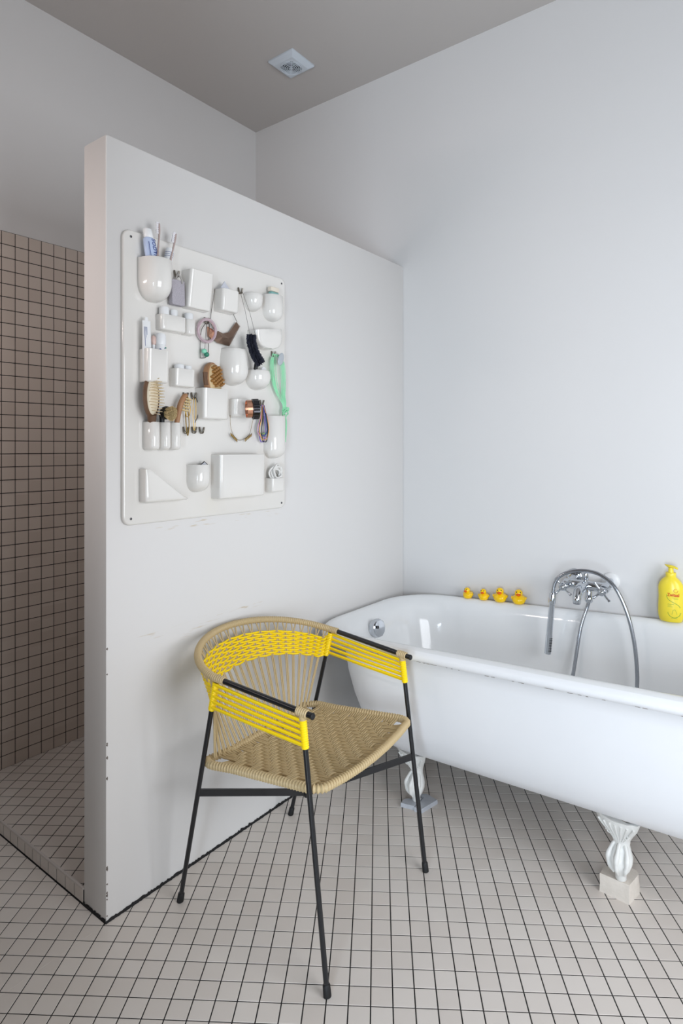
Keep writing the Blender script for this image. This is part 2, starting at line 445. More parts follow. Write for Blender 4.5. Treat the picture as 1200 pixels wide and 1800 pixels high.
def to_view(x, y, z):
    X = x*cg+y*sg; Y = -x*sg+y*cg
    return (CX+FPX*X/Y, CY-FPX*(z-CAM_H)/Y, Y) if Y > .2 else (-999, -999, 99)
def area2(p): return abs(sum(p[i-1][0]*p[i][1]-p[i][0]*p[i-1][1] for i in range(len(p))))/2
def slab(mb, poly, z, t=.0035, bev=.0007):
    if sum(poly[i-1][0]*poly[i][1]-poly[i][0]*poly[i-1][1] for i in range(len(poly))) < 0: poly = poly[::-1]
    cx = sum(p[0] for p in poly)/len(poly); cy = sum(p[1] for p in poly)/len(poly)
    s = 1-bev/(TS/2)
    return mb.loft([[(x, y, z-t) for x, y in poly], [(x, y, z-bev*.6) for x, y in poly], [(cx+(x-cx)*s, cy+(y-cy)*s, z) for x, y in poly]], cap0=False)
def lay_tiles(parent, regions, z, name_field, irange, cap=300):
    cand = []
    for i in range(*irange[0]):
        for j in range(*irange[1]):
            full = tile_poly(i, j); fa = area2(full)
            cx = sum(p[0] for p in full)/4; cy = sum(p[1] for p in full)/4
            for reg in regions:
                pl = clip(full, reg)
                if not pl or area2(pl) < fa*.004: continue
                u, v, d = to_view(cx, cy, z)
                vis = -15 < u < 1215 and -15 < v < 1815 and not (cx < XP and cy > YE and z < .01)
                cand.append((0 if vis else 1, d, i, j, pl, area2(pl) > fa*.999, cx, cy))
    cand.sort(key=lambda c: c[:2])
    proto = slab(MB(), [(p[0]-GO[0]-(ca-sa)*PITCH/2, p[1]-GO[1]-(sa+ca)*PITCH/2) for p in tile_poly(0, 0)], 0).mesh('tile')
    proto.materials.append(MATS['floor_tile'])
    field = MB(); n = 0
    for c in cand:
        if c[0] == 0 and n < cap:
            n += 1
            if c[5]:
                o = bpy.data.objects.new('tile', proto); COL.objects.link(o); o.parent = parent
                o.location = (c[6], c[7], z)
            else:
                o = slab(MB(), c[4], z).build('tile', 'floor_tile', parent, smooth=False)
        else: slab(field, c[4], z)
    if field.f:
        o = field.build(name_field, 'floor_tile', parent, smooth=False); o['kind'] = 'stuff'
lay_tiles(f, [(XP+.004, YF, XR, YB), (XL, YF, XP+.004, YE-.004)], 0.0, 'tile_field', ((-75, 75), (-70, 70)))
lay_tiles(shower, [(XL+.002, YE+.0105, XP-PT-.001, YB)], ZS, 'tile_field', ((-75, 75), (-70, 70)))
# wall tiles: columns and rows from the top edge down to the shower floor
TP = 0.0516; ztop = 2.150; ycol = 1.079; rows = int((ztop-ZS)/TP)+1
back = MB().box(XL, YE+.02, ZS, XL+.002, YB, ztop).build('grout_bed', 'grout', wl)
cand = []; field = MB()
wt = {}
for c in range(-6, 28):
    y0 = ycol+c*TP+.0016; y1 = min(y0+TP-.0032, YB-.001)
    y0 = max(y0, YE+.0215)
    if y1-y0 < .006: continue
    for r in range(rows):
        z1 = ztop-r*TP-.0016; z0 = max(z1-TP+.0032, ZS+.001)
        if z1-z0 < .006: continue
        u, v, d = to_view(XL, (y0+y1)/2, (z0+z1)/2)
        vis = -12 < u < 152
        def ring(e, x): return [(x, y0+e, z0+e), (x, y1-e, z0+e), (x, y1-e, z1-e), (x, y0+e, z1-e)]
        rings = [ring(0, XL+.001), ring(0, XL+.0036), ring(.0007, XL+.004)]
        if vis and len(cand) < 300:
            cand.append(1)
            key = (round(y1-y0, 4), round(z1-z0, 4))
            if key not in wt:
                q = MB().loft(rings, cap0=False).map(lambda x, y, z: (x, y-y0, z-z0)); me = q.mesh('tile'); me.materials.append(MATS['wall_tile']); wt[key] = me
            o = bpy.data.objects.new('tile', wt[key]); COL.objects.link(o); o.parent = wl; o.location = (0, y0, z0)
        else: field.loft(rings, cap0=False)
o = field.build('tile_field', 'wall_tile', wl, smooth=False); o['kind'] = 'stuff'

# ================================================================== BATHTUB (stands slightly tilted, drain end to the left)
AL = math.atan(0.047)
def TT(X, Y, Z): return (-0.942+X*math.cos(AL)-Z*math.sin(AL), Y, 0.653+X*math.sin(AL)+Z*math.cos(AL))
def rim_z(x): return 0.653+0.047*(x+0.942)
TX0, TX1 = -0.572, 1.10
def tub_ring(i, z, kl=1.15, kr=1.9, n=14, r0=.21, xin=0.0):
    x0 = TX0+xin+i*(kl if i > .05 else 1); x1 = TX1-i*(kr if i > .05 else 1); out = []
    y1 = 2.449-i
    rr = max(r0-i*.35, .05); hw = (2.449-1.665-2*i)/2; rr = min(rr, hw*.98)
    fy = lambda X: lerp(1.688, 1.632, (X-TX0)/(TX1-TX0))+i
    for cx, yy, a0, sg_ in ((x1-rr, 'f', -90, 0), (x1-rr, 'b', 0, 0), (x0+rr, 'b', 90, 0), (x0+rr, 'f', 180, 0)):
        for k in range(n+1):
            a = math.radians(a0+90*k/n); px = cx+rr*math.cos(a)*(1.0)
            cyy = (fy(px)+rr) if yy == 'f' else (y1-rr)
            out.append(TT(px, cyy+rr*math.sin(a), z))
    return out
inner = [(.33, -.426), (.25, -.423), (.185, -.408), (.14, -.37), (.115, -.31), (.095, -.22), (.08, -.12), (.068, -.05), (.058, -.02), (.047, -.005)]
roll = [(.036, 0), (.024, -.001), (.012, -.006), (.003, -.015), (0, -.025), (.004, -.035), (.014, -.041), (.026, -.042)]
outer = [(.038, -.048), (.043, -.09), (.05, -.16), (.06, -.24), (.078, -.31), (.103, -.37), (.14, -.412), (.19, -.441), (.25, -.456), (.33, -.462)]
tub = thing('bathtub', (-0.6, 2.05, 0.02), 'white cast-iron bathtub with rolled rim standing on claw feet', 'bathtub')
MB().loft([tub_ring(*p, xin=.034*min(1, max(0, (-p[1]-.004)/.05))) for p in inner]+[tub_ring(*p) for p in roll[:3]], cap1=False).build('basin', 'enamel', tub, 70)
MB().loft([tub_ring(*p) for p in roll[2:]]+[tub_ring(*p, xin=.045) for p in outer], cap0=False).build('outer_shell', 'enamel_paint', tub, 60)
# chipped enamel along the lower edge of the roll
mb = MB(); rA = tub_ring(.004, -.0352, n=14); 
for i in range(34):
    X = R.uniform(-.25, .72); L_ = R.uniform(.003, .018); y = lerp(1.688, 1.632, (X-TX0)/(TX1-TX0))+.0035
    h = R.uniform(.0001, .0007)
    mb.add([TT(X, y, -.037-h), TT(X+L_, y-.0001, -.037-h), TT(X+L_*.8, y-.0008, -.0358), TT(X+L_*.2, y-.0008, -.036)], [(0, 1, 2, 3)])
mb.build('chipped_enamel', 'chip', tub)['kind'] = 'stuff'
# overflow plate on the left end wall
c = Vector(TT(-.440, 2.010, -.060)); ax = Vector((1, -.12, .16)).normalized()
ov = MB().lathe([(.036, -.012), (.037, .004), (.0355, .012), (.031, .0155), (.012, .0165), (.0, .0165)], c, ax, 10).build('overflow_plate', 'chrome', tub, 30)
MB().lathe([(.006, 0), (.006, .004), (.003, .0055)], c+ax*.015+Vector((0, -.018, .008)), ax, 10).build('screw', 'screw', ov)
MB().lathe([(.0165, -.004), (.0165, .0012), (.006, .002)], TT(-.42, 2.07, -.4245), (0, 0, 1), 16).build('drain', 'chrome', tub)

def claw_foot(base, ang, h, parent):
    """foot with a leaf-carved flare under the tub, narrow ankle and a clawed ball"""
    bx, by, bz = base; d = Vector((math.cos(ang), math.sin(ang), 0)); s_ = Vector((-d.y, d.x, 0)); B = Vector(base)
    # sections: height fraction, half width, half depth, outward offset, centre dip
    sec = [(0, .0125, .012, .012), (.02, .0155, .0145, .012), (.09, .0155, .0145, .013), (.13, .0185, .0175, .015), (.21, .0275, .026, .017), (.30, .0335, .031, .017), (.38, .0335, .030, .014), (.46, .027, .024, .008),
           (.54, .0225, .019, .006), (.64, .0265, .018, .012), (.76, .039, .015, .026), (.88, .054, .0125, .040), (1.0, .066, .008, .050)]
    n = 24; rings = []
    for (t, hw, hd, off) in sec:
        ring = []
        for k in range(n):
            a = 2*PI*k/n; cs, sn = math.cos(a), math.sin(a)
            rad = 1.0
            if t < .45 and sn > 0: rad += .05*math.cos(5*(a-PI/2))*min(1, t*6)*(1 if t < .4 else .5)
            if t > .7: rad += .10*math.cos(11*(a-PI/2))
            z = t*h
            if t > .85: z += h*(.10*abs(cs)**1.5-.02)*(t-.85)/.15*(1.0 if cs < 0 else .55)
            if t > .6: off2 = off+.012*(1-cs*cs)*(t-.6)
            else: off2 = off
            ring.append(B+s_*(hw*cs*rad)+d*(off2-hd*.0+hd*sn*rad)+Vector((0, 0, z)))
        rings.append(ring)
    ft = MB().loft(rings).build('claw_foot', 'foot_paint', parent, 60)
    for q in (-1, 0, 1):
        a0 = q*.80
        path = [B+s_*(math.sin(a0)*w_)+d*(off_+dd_*math.cos(a0))+Vector((0, 0, t*h)) for t, w_, off_, dd_ in
                ((.58, .018, .006, .017), (.48, .031, .010, .0255), (.36, .037, .016, .0325), (.24, .031, .017, .030), (.13, .020, .015, .0195))]
        MB().tube(catmull(path, 5), [.0028+.0044*math.sin(PI*min(1, (i+2)/23))*(1+.25*math.sin(i*.9)) for i in range(21)], 8).build('claw_toe', 'foot_paint', ft, 60)
    def surf(t, x):                  # front surface of the flare at height t, sideways x
        for (t0, w0, h0, o0), (t1, w1, h1, o1) in zip(sec, sec[1:]):
            if t0 <= t <= t1:
                f_ = (t-t0)/(t1-t0); w_, h_, o_ = lerp(w0, w1, f_), lerp(h0, h1, f_), lerp(o0, o1, f_); e_ = max(0, 1-(x/w_)**2)
                return o_+.012*e_*max(0, t-.6)+h_*math.sqrt(e_)
        return .05
    for q in range(-3, 4):
        path = []
        for t, w_ in ((.62, .004), (.70, .0075), (.78, .0105), (.86, .0135), (.94, .0165)):
            path.append(B+s_*(q*w_)+d*surf(t, q*w_)+Vector((0, 0, t*h)))
        MB().tube(catmull(path, 3), [.0016+.0022*i/12 for i in range(13)], 6).build('leaf_rib', 'foot_paint', ft, 60)
    for q in (-1, 1):
        spiral = [B+s_*(q*(.024+.009*math.cos(a)*(1-a/14)))+d*surf(.755, .024)+Vector((0, 0, .755*h+.009*math.sin(a)*(1-a/14))) for a in [x*.5 for x in range(20)]]
        MB().tube(spiral, .0022, 6).build('scroll', 'foot_paint', ft, 60)
    return ft
A_F = -PI/2-.12
BLK = .055
claw_foot((-0.424, 1.872, BLK), A_F, .190, tub)
claw_foot((-1.132, 1.915, .0145), A_F+.05, .188, tub)
claw_foot((-0.40, 2.345, .045), PI/2, .155, tub)
claw_foot((-1.10, 2.345, .014), PI/2, .155, tub)
# supports under the feet
def rough_block(name, base, top, h, m, label, cat, jit=.0012):
    mb = MB(); rings = []
    for z, pl, s in ((0, base, 1), (h*.5, [((a[0]+b[0])/2, (a[1]+b[1])/2) for a, b in zip(base, top)], 1), (h-.0015, top, 1), (h, top, .975)):
        cx = sum(p[0] for p in pl)/len(pl); cy = sum(p[1] for p in pl)/len(pl); rg = []
        for i in range(len(pl)):
            p, q = pl[i], pl[(i+1) % len(pl)]
            for t in (0, .33, .66):
                x = lerp(p[0], q[0], t); y = lerp(p[1], q[1], t)
                j = jit if 0 < z < h else 0
                rg.append((cx+(x-cx)*s+R.uniform(-j, j), cy+(y-cy)*s+R.uniform(-j, j), z))
        rings.append(rg)
    b0 = (sum(p[0] for p in base)/len(base), sum(p[1] for p in base)/len(base), 0)
    return tag(mb.loft(rings).build(name, m, None, 25, b0), label, cat)
rough_block('stone_block', [(-.400, 1.846), (-.386, 1.912), (-.390, 1.936), (-.455, 1.932), (-.483, 1.876), (-.483, 1.853)], [(-.399, 1.846), (-.388, 1.910), (-.396, 1.928), (-.456, 1.926), (-.481, 1.876), (-.481, 1.850)], BLK, 'limestone', 'pale limestone wedge under the front right claw foot', 'stone block')
rough_block('stone_slab', [(-1.171, 1.856), (-1.120, 1.868), (-1.125, 1.93), (-1.176, 1.888)], [(-1.171, 1.857), (-1.121, 1.869), (-1.126, 1.929), (-1.175, 1.888)], .0142, 'marble', 'smaller broken piece of grey marble under the left claw foot', 'stone slab', .0006)
rough_block('stone_slab', [(-1.117, 1.862), (-1.09, 1.864), (-1.073, 1.954), (-1.123, 1.965), (-1.155, 1.945), (-1.1215, 1.94)], [(-1.117, 1.863), (-1.091, 1.865), (-1.074, 1.953), (-1.123, 1.964), (-1.152, 1.945), (-1.121, 1.94)], .0142, 'marble', 'larger broken piece of grey marble under the left claw foot', 'stone slab', .0006)
rough_block('stone_block', [(-.44, 2.318), (-.36, 2.318), (-.36, 2.415), (-.44, 2.415)], [(-.44, 2.318), (-.36, 2.318), (-.36, 2.415), (-.44, 2.415)], .045, 'limestone', 'stone block under the rear right claw foot by the wall', 'stone block')
rough_block('stone_slab', [(-1.15, 2.318), (-1.05, 2.318), (-1.05, 2.415), (-1.15, 2.415)], [(-1.15, 2.318), (-1.05, 2.318), (-1.05, 2.415), (-1.15, 2.415)], .014, 'marble', 'grey marble slab under the rear left claw foot by the wall', 'stone slab', .0006)

# ================================================================== CHAIR
CO = Vector((-1.182, 1.3525, 0)); CF = Vector((math.cos(.0506), math.sin(.0506), 0)); CS = Vector((-CF.y, CF.x, 0))
def CL(fx, sy, z): return CO+CF*fx+CS*sy+Vector((0, 0, z))
chair = thing('armchair', CO, 'black steel armchair with woven tan seat and yellow cord back', 'chair')
def leg_pt(k, s, z):
    a, b = (((.264, .254*s, 0), (.184, .249*s, .651)) if k == 'f' else ((-.264, .246*s, 0), (-.098, .2625*s, .678)))
    t = z/b[2]; p = vl(a, b, t); return CL(*p)
for k in 'fr':
    for s in (-1, 1):
        zt = .651 if k == 'f' else .678
        lg = MB().tube([leg_pt(k, s, .012), leg_pt(k, s, zt)], .0068, 12).build('leg', 'black_steel', chair)
        ax = (leg_pt(k, s, .1)-leg_pt(k, s, 0)).normalized(); p0 = leg_pt(k, s, 0)
        MB().lathe([(.0085, 0), (.0098, .001), (.0098, .004), (.0092, .026), (.0072, .029)], p0, ax, 14).map(lambda x, y, z: (x, y, max(z, .0002))).build('rubber_foot', 'rubber', lg)
        # brace to the low hub under the seat
        e = leg_pt(k, s, .342); hub = CL(.005, 0, .281)
        MB().tube([e, vl(e, hub, .55), hub], 1, flat=(.006, .019)).build('brace', 'black_steel', chair, False)
MB().lathe([(.011, -.011), (.012, 0), (.011, .011)], CL(.005, 0, .281), (0, 0, 1), 14).build('hub', 'black_steel', chair)
# back ring: half ellipse behind the rear legs
def ring_pt(a, dr=0.0, dz=0.0):      # a from -90 (near side) to 90 degrees
    a = math.radians(a); l = math.sin(a)*(.2625+dr); dd = math.cos(a)*(.221+dr)
    return CL(-.098-dd, l, .678+.042*math.cos(a)**1.2+dz if math.cos(a) > 1e-6 else .678+dz)
for s in (-1, 1):
    ar = MB().tube([CL(-.085, .2622*s, .6775), CL(.184, .249*s, .651), CL(.214, .2475*s, .648)], .0078, 12).build('armrest', 'black_steel', chair)
    MB().lathe([(.0082, -.001), (.0084, .002), (.006, .0045), (0.0, .0048)], CL(.214, .2475*s, .648), CF, 12).build('end_cap', 'rubber', ar)
    mb = MB(); coil(mb, [CL(.168, .2497*s, .6525), CL(.200, .2482*s, .6495)], .0115, .006); coil(mb, [leg_pt('f', s, .655), leg_pt('f', s, .632)], .0105, .005)
    mb.build('corner_wrap', 'tan_cord', chair)
    mb = MB(); coil(mb, [leg_pt('f', s, .636), leg_pt('f', s, .566)], .0102, .0056); mb.build('post_wrap', 'yellow_cord', chair)
    mb = MB(); coil(mb, [leg_pt('r', s, .668), leg_pt('r', s, .588)], .0102, .0056); mb.build('post_wrap', 'yellow_cord', chair)
    # side cords: pairs at the rear post, evenly spread at the front post
    for i in range(10):
        zr = .664-(i//2)*.0160-(.0048 if i % 2 else 0); zf = .634-i*.0072
        so = .0035 if i % 2 else -.0035
        a = leg_pt('r', s, zr)+CS*(s*.004+so*.6)+CF*.004; b = leg_pt('f', s, zf)+CS*(s*.002+so)-CF*.003
        m_ = vl(a, b, .5)
        MB().tube([a, Vector(m_)-Vector((0, 0, .001)), b], .0036, 8).build('side_cord', 'yellow_cord', chair, 70)
mb = MB(); coil(mb, [CL(-.070, -.2615, .677)]+[ring_pt(a) for a in range(-90, 91, 3)]+[CL(-.070, .2615, .677)], .0112, .0070, .16)
mb.build('back_rail', 'tan_cord', chair)
# seat
def seat_pt(u, v, dz=0.0):           # u -1..1 across, v 0 rear .. 1 front
    fx = -.160+.380*v+.014*(1-u*u)*v*v; sy = .232*u
    z = .420+.042*v-.020*(1-u*u)*max(0.0, math.sin(PI*max(0, min(v, 1))))**.8-.012*(1-u*u)*v+dz
    return CL(fx, sy, z)
def seat_loop():
    pts = []; rc = .12
    def arc(u0, v0, ang):
        for k in range(7):
            a = math.radians(ang+90*k/6); pts.append(seat_pt(u0+rc*.85*math.cos(a), v0+rc*math.sin(a)))
    arc(1-rc*.85, 1-rc, 0); 
    for u in (.6, .3, 0, -.3, -.6): pts.append(seat_pt(u, 1))
    arc(-1+rc*.85, 1-rc, 90)
    for v in (.75, .5, .25): pts.append(seat_pt(-1, v))
    arc(-1+rc*.6, rc*.6, 180)
    for u in (-.6, -.3, 0, .3, .6): pts.append(seat_pt(u, 0))
    arc(1-rc*.6, rc*.6, 270)
    for v in (.25, .5, .75): pts.append(seat_pt(1, v))
    return pts+[pts[0], pts[1]]
mb = MB(); coil(mb, seat_loop(), .0122, .0095, .34); mb.build('seat_frame', 'tan_cord', chair)
NU, NV = 24, 20
wv = MB(); amp = .0032; rad = .0034
def us(i): return lerp(-.81, .81, i/(NU-1))
def vs_(j): return lerp(.115, .885, j/(NV-1))
for i in range(NU):                  # strands running rear to front
    for q in (-1, 1):
        du = q*.0034/.232; path = [seat_pt(us(i)+q*.024, .0, .004), seat_pt(us(i)+du, .045, .001)]
        for j in range(NV):
            path.append(seat_pt(us(i)+du, vs_(j), amp*(1 if (i+j) % 4 < 2 else -1)))
        path += [seat_pt(us(i)+du, .955, .001), seat_pt(us(i)+q*.026, 1.0, .004)]
        wv.tube(path, rad, 6)
for j in range(NV):
    for q in (-1, 1):
        dv = q*.0034/.38; path = [seat_pt(-1, vs_(j)+q*.016, .004), seat_pt(-.93, vs_(j)+dv, .001)]
        for i in range(NU):
            path.append(seat_pt(us(i), vs_(j)+dv, amp*(-1 if (i+j) % 4 < 2 else 1)))
        path += [seat_pt(.93, vs_(j)+dv, .001), seat_pt(1, vs_(j)+q*.016, .004)]
        wv.tube(path, rad, 6)
wv.build('seat_weave', 'tan_cord', chair, 70)
# back: paired upright cords and yellow cross cords woven through them
NB = 24; cords = []
for i in range(NB):
    t = i/(NB-1); a = lerp(-84, 84, t); u = lerp(-.90, .90, t)
    cords.append((a, u))
def back_pt(a, u, t, out=0.0):       # t=0 at ring, 1 at seat
    A_ = ring_pt(a, 0, -.004); B_ = seat_pt(u, 0, .006)
    p = A_.lerp(B_, t); n = (A_-CL(-.098, 0, A_.z)); n.z = 0; n.normalize()
    bulge = .004*math.sin(PI*t)
    return p+n*(out-bulge)
for a, u in cords:
    mb = MB()
    for q in (-1, 1):
        A_ = back_pt(a+q*1.5, u+q*.006, 0); 
        path = [back_pt(a+q*2.0, u+q*.011, 0), back_pt(a+q*.55, u+q*.013, .10), back_pt(a+q*.6, u+q*.013, .34), back_pt(a+q*.8, u+q*.013, 1)]
        mb.tube(path, .0025, 6)
    mb.build('back_cord', 'tan_cord', chair, 70)
NR = 12
for r in range(NR):
    t = lerp(.115, .355, r/(NR-1)); path = [leg_pt('r', -1, lerp(.664, .592, r/(NR-1)))+CS*-.003]
    for i, (a, u) in enumerate(cords):
        sgn = 1 if ((i//1)+(r//1)) % 2 else -1
        path.append(back_pt(a, u, t, .0032*sgn))
    path.append(leg_pt('r', 1, lerp(.664, .592, r/(NR-1)))+CS*.003)
    MB().tube(catmull(path, 3), .0035, 7).build('back_band_cord', 'yellow_cord', chair, 70)

# ================================================================== BATH MIXER, HAND SHOWER
mx = thing('bath_mixer', (-.66, YB, .77), 'chrome wall-mounted bath mixer with two cross handles above the tub', 'faucet')
YM = 2.385; ZM = .772
bar = MB().tube([(-.752, YM, ZM), (-.745, YM, ZM), (-.60, YM, ZM), (-.593, YM, ZM)], [.0165, .0185, .0185, .0165], 20).build('body', 'chrome', mx, 40)
for xx in (-.732, -.597):
    MB().lathe([(.033, .0), (.033, .004), (.028, .010), (.016, .013)], (xx, YB, .786), (0, -1, 0), 24).build('wall_flange', 'white_plastic' if xx > -.7 else 'chrome', mx)
    MB().tube([(xx, YB-.01, .786), (xx+.004, YB-.035, .784), (xx, YM, ZM)], [.0135, .0145, .0145], 16).build('union', 'chrome', mx, 50)
for xx, sp in ((-.742, .45), (-.600, .35)):
    ax = Vector((0, -1, -.12)).normalized(); c0 = Vector((xx, YM, ZM))
    vb = MB().lathe([(.0175, .0), (.0185, .012), (.0165, .026), (.0115, .031), (.0115, .040), (.0155, .043), (.0155, .055), (.012, .059), (.0, .060)], c0, ax, 20).build('valve', 'chrome', mx, 35)
    hd = thing_hub = MB().ball(c0+ax*.049, .0135, .0135, .0135, 14, 8).build('cross_handle', 'chrome', mx, 60)
    for k in range(4):
        a = sp+k*PI/2+.35; dr = Vector((math.cos(a), 0, math.sin(a)))
        MB().lathe([(.0045, .004), (.0045, .034), (.0056, .036), (.0056, .041), (.003, .0425)], c0+ax*.049, dr, 10).build('spoke', 'chrome', hd, 35)
xs = -.672
MB().tube(catmull([(xs, YM, ZM), (xs, YM-.04, ZM+.004), (xs, YM-.085, ZM-.004), (xs, YM-.108, ZM-.026), (xs, YM-.111, ZM-.044)], 6), [.017, .017, .0172, .0175, .0178, .018, .0182, .0185, .0188, .019, .0188, .0185, .018, .0175, .017, .0165, .016, .0155, .015, .0148, .0145, .0142, .014, .0138, .0136], 18).build('spout', 'chrome', mx, 60)
MB().lathe([(.0125, -.048), (.0135, -.045), (.0135, -.038)], (xs, YM-.111, ZM), (0, 0, 1), 16).build('aerator', 'steel_hose', mx)
MB().lathe([(.007, .012), (.006, .022), (.0095, .026), (.0105, .046), (.0095, .049), (0, .0495)], (xs+.003, YM-.012, ZM), (0, 0, 1), 16).build('diverter_knob', 'chrome', mx)
MB().lathe([(.0125, -.012), (.0125, -.040), (.0145, -.043), (.0145, -.058), (.010, -.064)], (xs+.012, YM, ZM), (0, 0, 1), 16).build('hose_outlet', 'chrome', mx)
hs = thing('hand_shower', (-.775, 2.31, .51), 'slim chrome hand shower hanging from its steel hose on the mixer', 'hand shower')
ax = Vector((.020, .0, .236)).normalized(); b0 = Vector((-.792, 2.31, .507))
hd = MB().lathe([(.0112, 0), (.0122, .001), (.0122, .070), (.0112, .075), (.0105, .195), (.0128, .198), (.0128, .232), (.0085, .240)], b0, ax, 18).build('handle', 'chrome', hs, 35)
fw = Vector((.75, -.55, 0)).normalized()
for r_ in range(9):
    for q in (-1, 0, 1):
        d_ = (fw+Vector((-fw.y, fw.x, 0))*q*.38).normalized()
        MB().lathe([(.0016, .0105), (.0016, .0145), (.0008, .015)], b0+ax*(.012+r_*.0062), d_, 6).build('nozzle', 'rubber', hd)
hose = catmull([b0+ax*.238, (-.765, 2.313, .782), (-.744, 2.318, .812), (-.700, 2.325, .832), (-.655, 2.33, .838), (-.605, 2.33, .830), (-.556, 2.325, .797), (-.515, 2.32, .722), (-.489, 2.318, .625), (-.476, 2.31, .527), (-.474, 2.30, .448), (-.48, 2.25, .36), (-.51, 2.17, .275), (-.58, 2.12, .262), (-.66, 2.15, .272), (-.70, 2.23, .32), (-.702, 2.30, .40), (-.696, 2.33, .48), (-.684, 2.362, .61), (-.668, 2.381, .68), (xs+.012, YM, ZM-.062)], 7)
MB().tube(hose, .0068, 10).build('hose', 'steel_hose', hs, 60)

# ================================================================== RUBBER DUCKS
def duck(x, h, face, name_label, eyes=True):
    y = 2.418; z = rim_z(x); s = h/.06
    t = thing('rubber_duck', (x, y, z), name_label, 'rubber duck', 'yellow rubber ducks on the bathtub rim')
    Rm = Matrix.Rotation(face, 3, 'Z')          # duck looks along local -Y
    def P(a, b, c): return Vector((x, y, z-.0003))+Rm @ Vector((a*s, b*s, c*s))
    body = MB(); rings = []
    for zz, rx, ry, off in ((0, .017, .018, 0), (.003, .0215, .022, 0), (.010, .026, .026, .001), (.018, .0285, .027, .002), (.024, .0295, .0255, .003), (.029, .026, .021, .003), (.033, .018, .015, .0), (.036, .012, .011, -.002)):
        rings.append([P(rx*math.cos(2*PI*k/20), off+ry*math.sin(2*PI*k/20)*(1.0) + (.006*max(0, math.sin(2*PI*k/20))**3 if zz > .015 else 0), zz + (.006*max(0, math.sin(2*PI*k/20))**2 if .015 < zz < .03 else 0)) for k in range(20)])
    body.loft(rings).build('body', 'duck_yellow', t, 80)
    for sd in (-1, 1):
        MB().ball(P(sd*.0265, .004, .022), .0055*s, .013*s, .008*s, 10, 6, Rm @ Matrix.Rotation(sd*.5, 3, 'Y')).build('wing', 'duck_yellow', t, 80)
    MB().ball(P(0, -.004, .0445), .0165*s, .0165*s, .0160*s, 16, 10).build('head', 'duck_yellow', t, 80)
    MB().ball(P(0, -.0195, .0415), .0105*s, .008*s, .0048*s, 12, 8, Rm @ Matrix.Rotation(.25, 3, 'X')).ball(P(0, -.0185, .0375), .008*s, .0065*s, .0035*s, 12, 6, Rm @ Matrix.Rotation(-.3, 3, 'X')).build('beak', 'beak', t, 80)
    for sd in (-1, 1):
        MB().ball(P(sd*.0075, -.0175, .0515), .0022*s, .0016*s, .0030*s, 8, 6).build('eye', 'black', t, 80)
duck(-1.180, .046, -.30, 'leftmost and smallest yellow rubber duck, turned slightly left')
duck(-1.106, .047, .10, 'second yellow rubber duck from the left, small with clear eyes')
duck(-1.031, .059, .25, 'third yellow rubber duck from the left, large with orange bill')
duck(-.949, .059, .28, 'rightmost large yellow rubber duck, nearest the bath mixer')

# ================================================================== PUMP BOTTLE
BX, BY, BZ = -.384, 2.410, rim_z(-.384)+.0005
bt = thing('soap_bottle', (BX, BY, BZ), 'yellow pump bottle with red lettering at the right end of the rim', 'bottle')
prof = [(.030, 0), (.0345, .001), (.0365, .004), (.0405, .018), (.0418, .032), (.0415, .055), (.0402, .078), (.0398, .086), (.0405, .100), (.0412, .115), (.0400, .126), (.0365, .136), (.0300, .146), (.0225, .153), (.0175, .158), (.0165, .160)]
def prof_r(z):
    for (r0, z0), (r1, z1) in zip(prof, prof[1:]):
        if z0 <= z <= z1: return lerp(r0, r1, (z-z0)/(z1-z0))
    return prof[-1][0]
SQ = .66
def bsec(r, z, squash):
    n = 40; return [(BX+r*math.cos(2*PI*k/n), BY+r*squash*math.sin(2*PI*k/n), BZ+z) for k in range(n)]
MB().loft([bsec(r, z, SQ if z < .14 else lerp(SQ, 1, min(1, (z-.14)/.02))) for r, z in prof]).build('body', 'bottle_yellow', bt, 80)
MB().lathe([(.0165, .158), (.0172, .159), (.0172, .172), (.0160, .1735)], (BX, BY, BZ), (0, 0, 1), 28).build('collar', 'bottle_yellow', bt)
pm = MB().lathe([(.0095, .173), (.0088, .178), (.0082, .190)], (BX, BY, BZ), (0, 0, 1), 20).build('pump_stem', 'bottle_yellow', bt)
ph = MB(); rings = []
for t, w_, h0, h1 in ((-.021, .003, .1975, .199), (-.015, .0075, .1925, .1995), (-.006, .0105, .1895, .2), (.004, .0105, .189, .1995), (.012, .0085, .189, .1975), (.020, .0062, .187, .195), (.0235, .0045, .186, .1925)):
    rings.append([(BX+t, BY-.0+math.cos(a)*w_-t*.35, BZ+(h0+h1)/2+math.sin(a)*(h1-h0)/2) for a in [2*PI*k/12 for k in range(12)]])
ph.loft(rings).build('pump_head', 'bottle_yellow', bt, 60)
def on_bottle(u, v, lift=.0003):      # u across, v up on the bottle front
    r = prof_r(v)+lift; c_ = max(-.98, min(.98, u/r)); return (BX+r*c_, BY-r*SQ*math.sqrt(1-c_*c_)-lift*.6, BZ+v)
def printed(mb_, m_, nm): mb_.build(nm, m_, bt, False)
cx0 = .0115
printed(text_mesh('Zwitsal', .0125, lambda u, v, w_: on_bottle(cx0+u*1.0, .098+v*1.25, .0003+w_*.3), bold=.00035), 'print_red', 'lettering')
def ribbon(pts, wd, nm, m_):
    mb = MB()
    for (a, b) in zip(pts, pts[1:]):
        d = Vector((b[0]-a[0], b[1]-a[1])); n_ = Vector((-d.y, d.x)).normalized()*wd/2
        q = [(a[0]+n_.x, a[1]+n_.y), (a[0]-n_.x, a[1]-n_.y), (b[0]-n_.x, b[1]-n_.y), (b[0]+n_.x, b[1]+n_.y)]
        mb.add([on_bottle(u, v, .0005) for u, v in q], [(0, 1, 2, 3)])
    printed(mb, m_, nm)
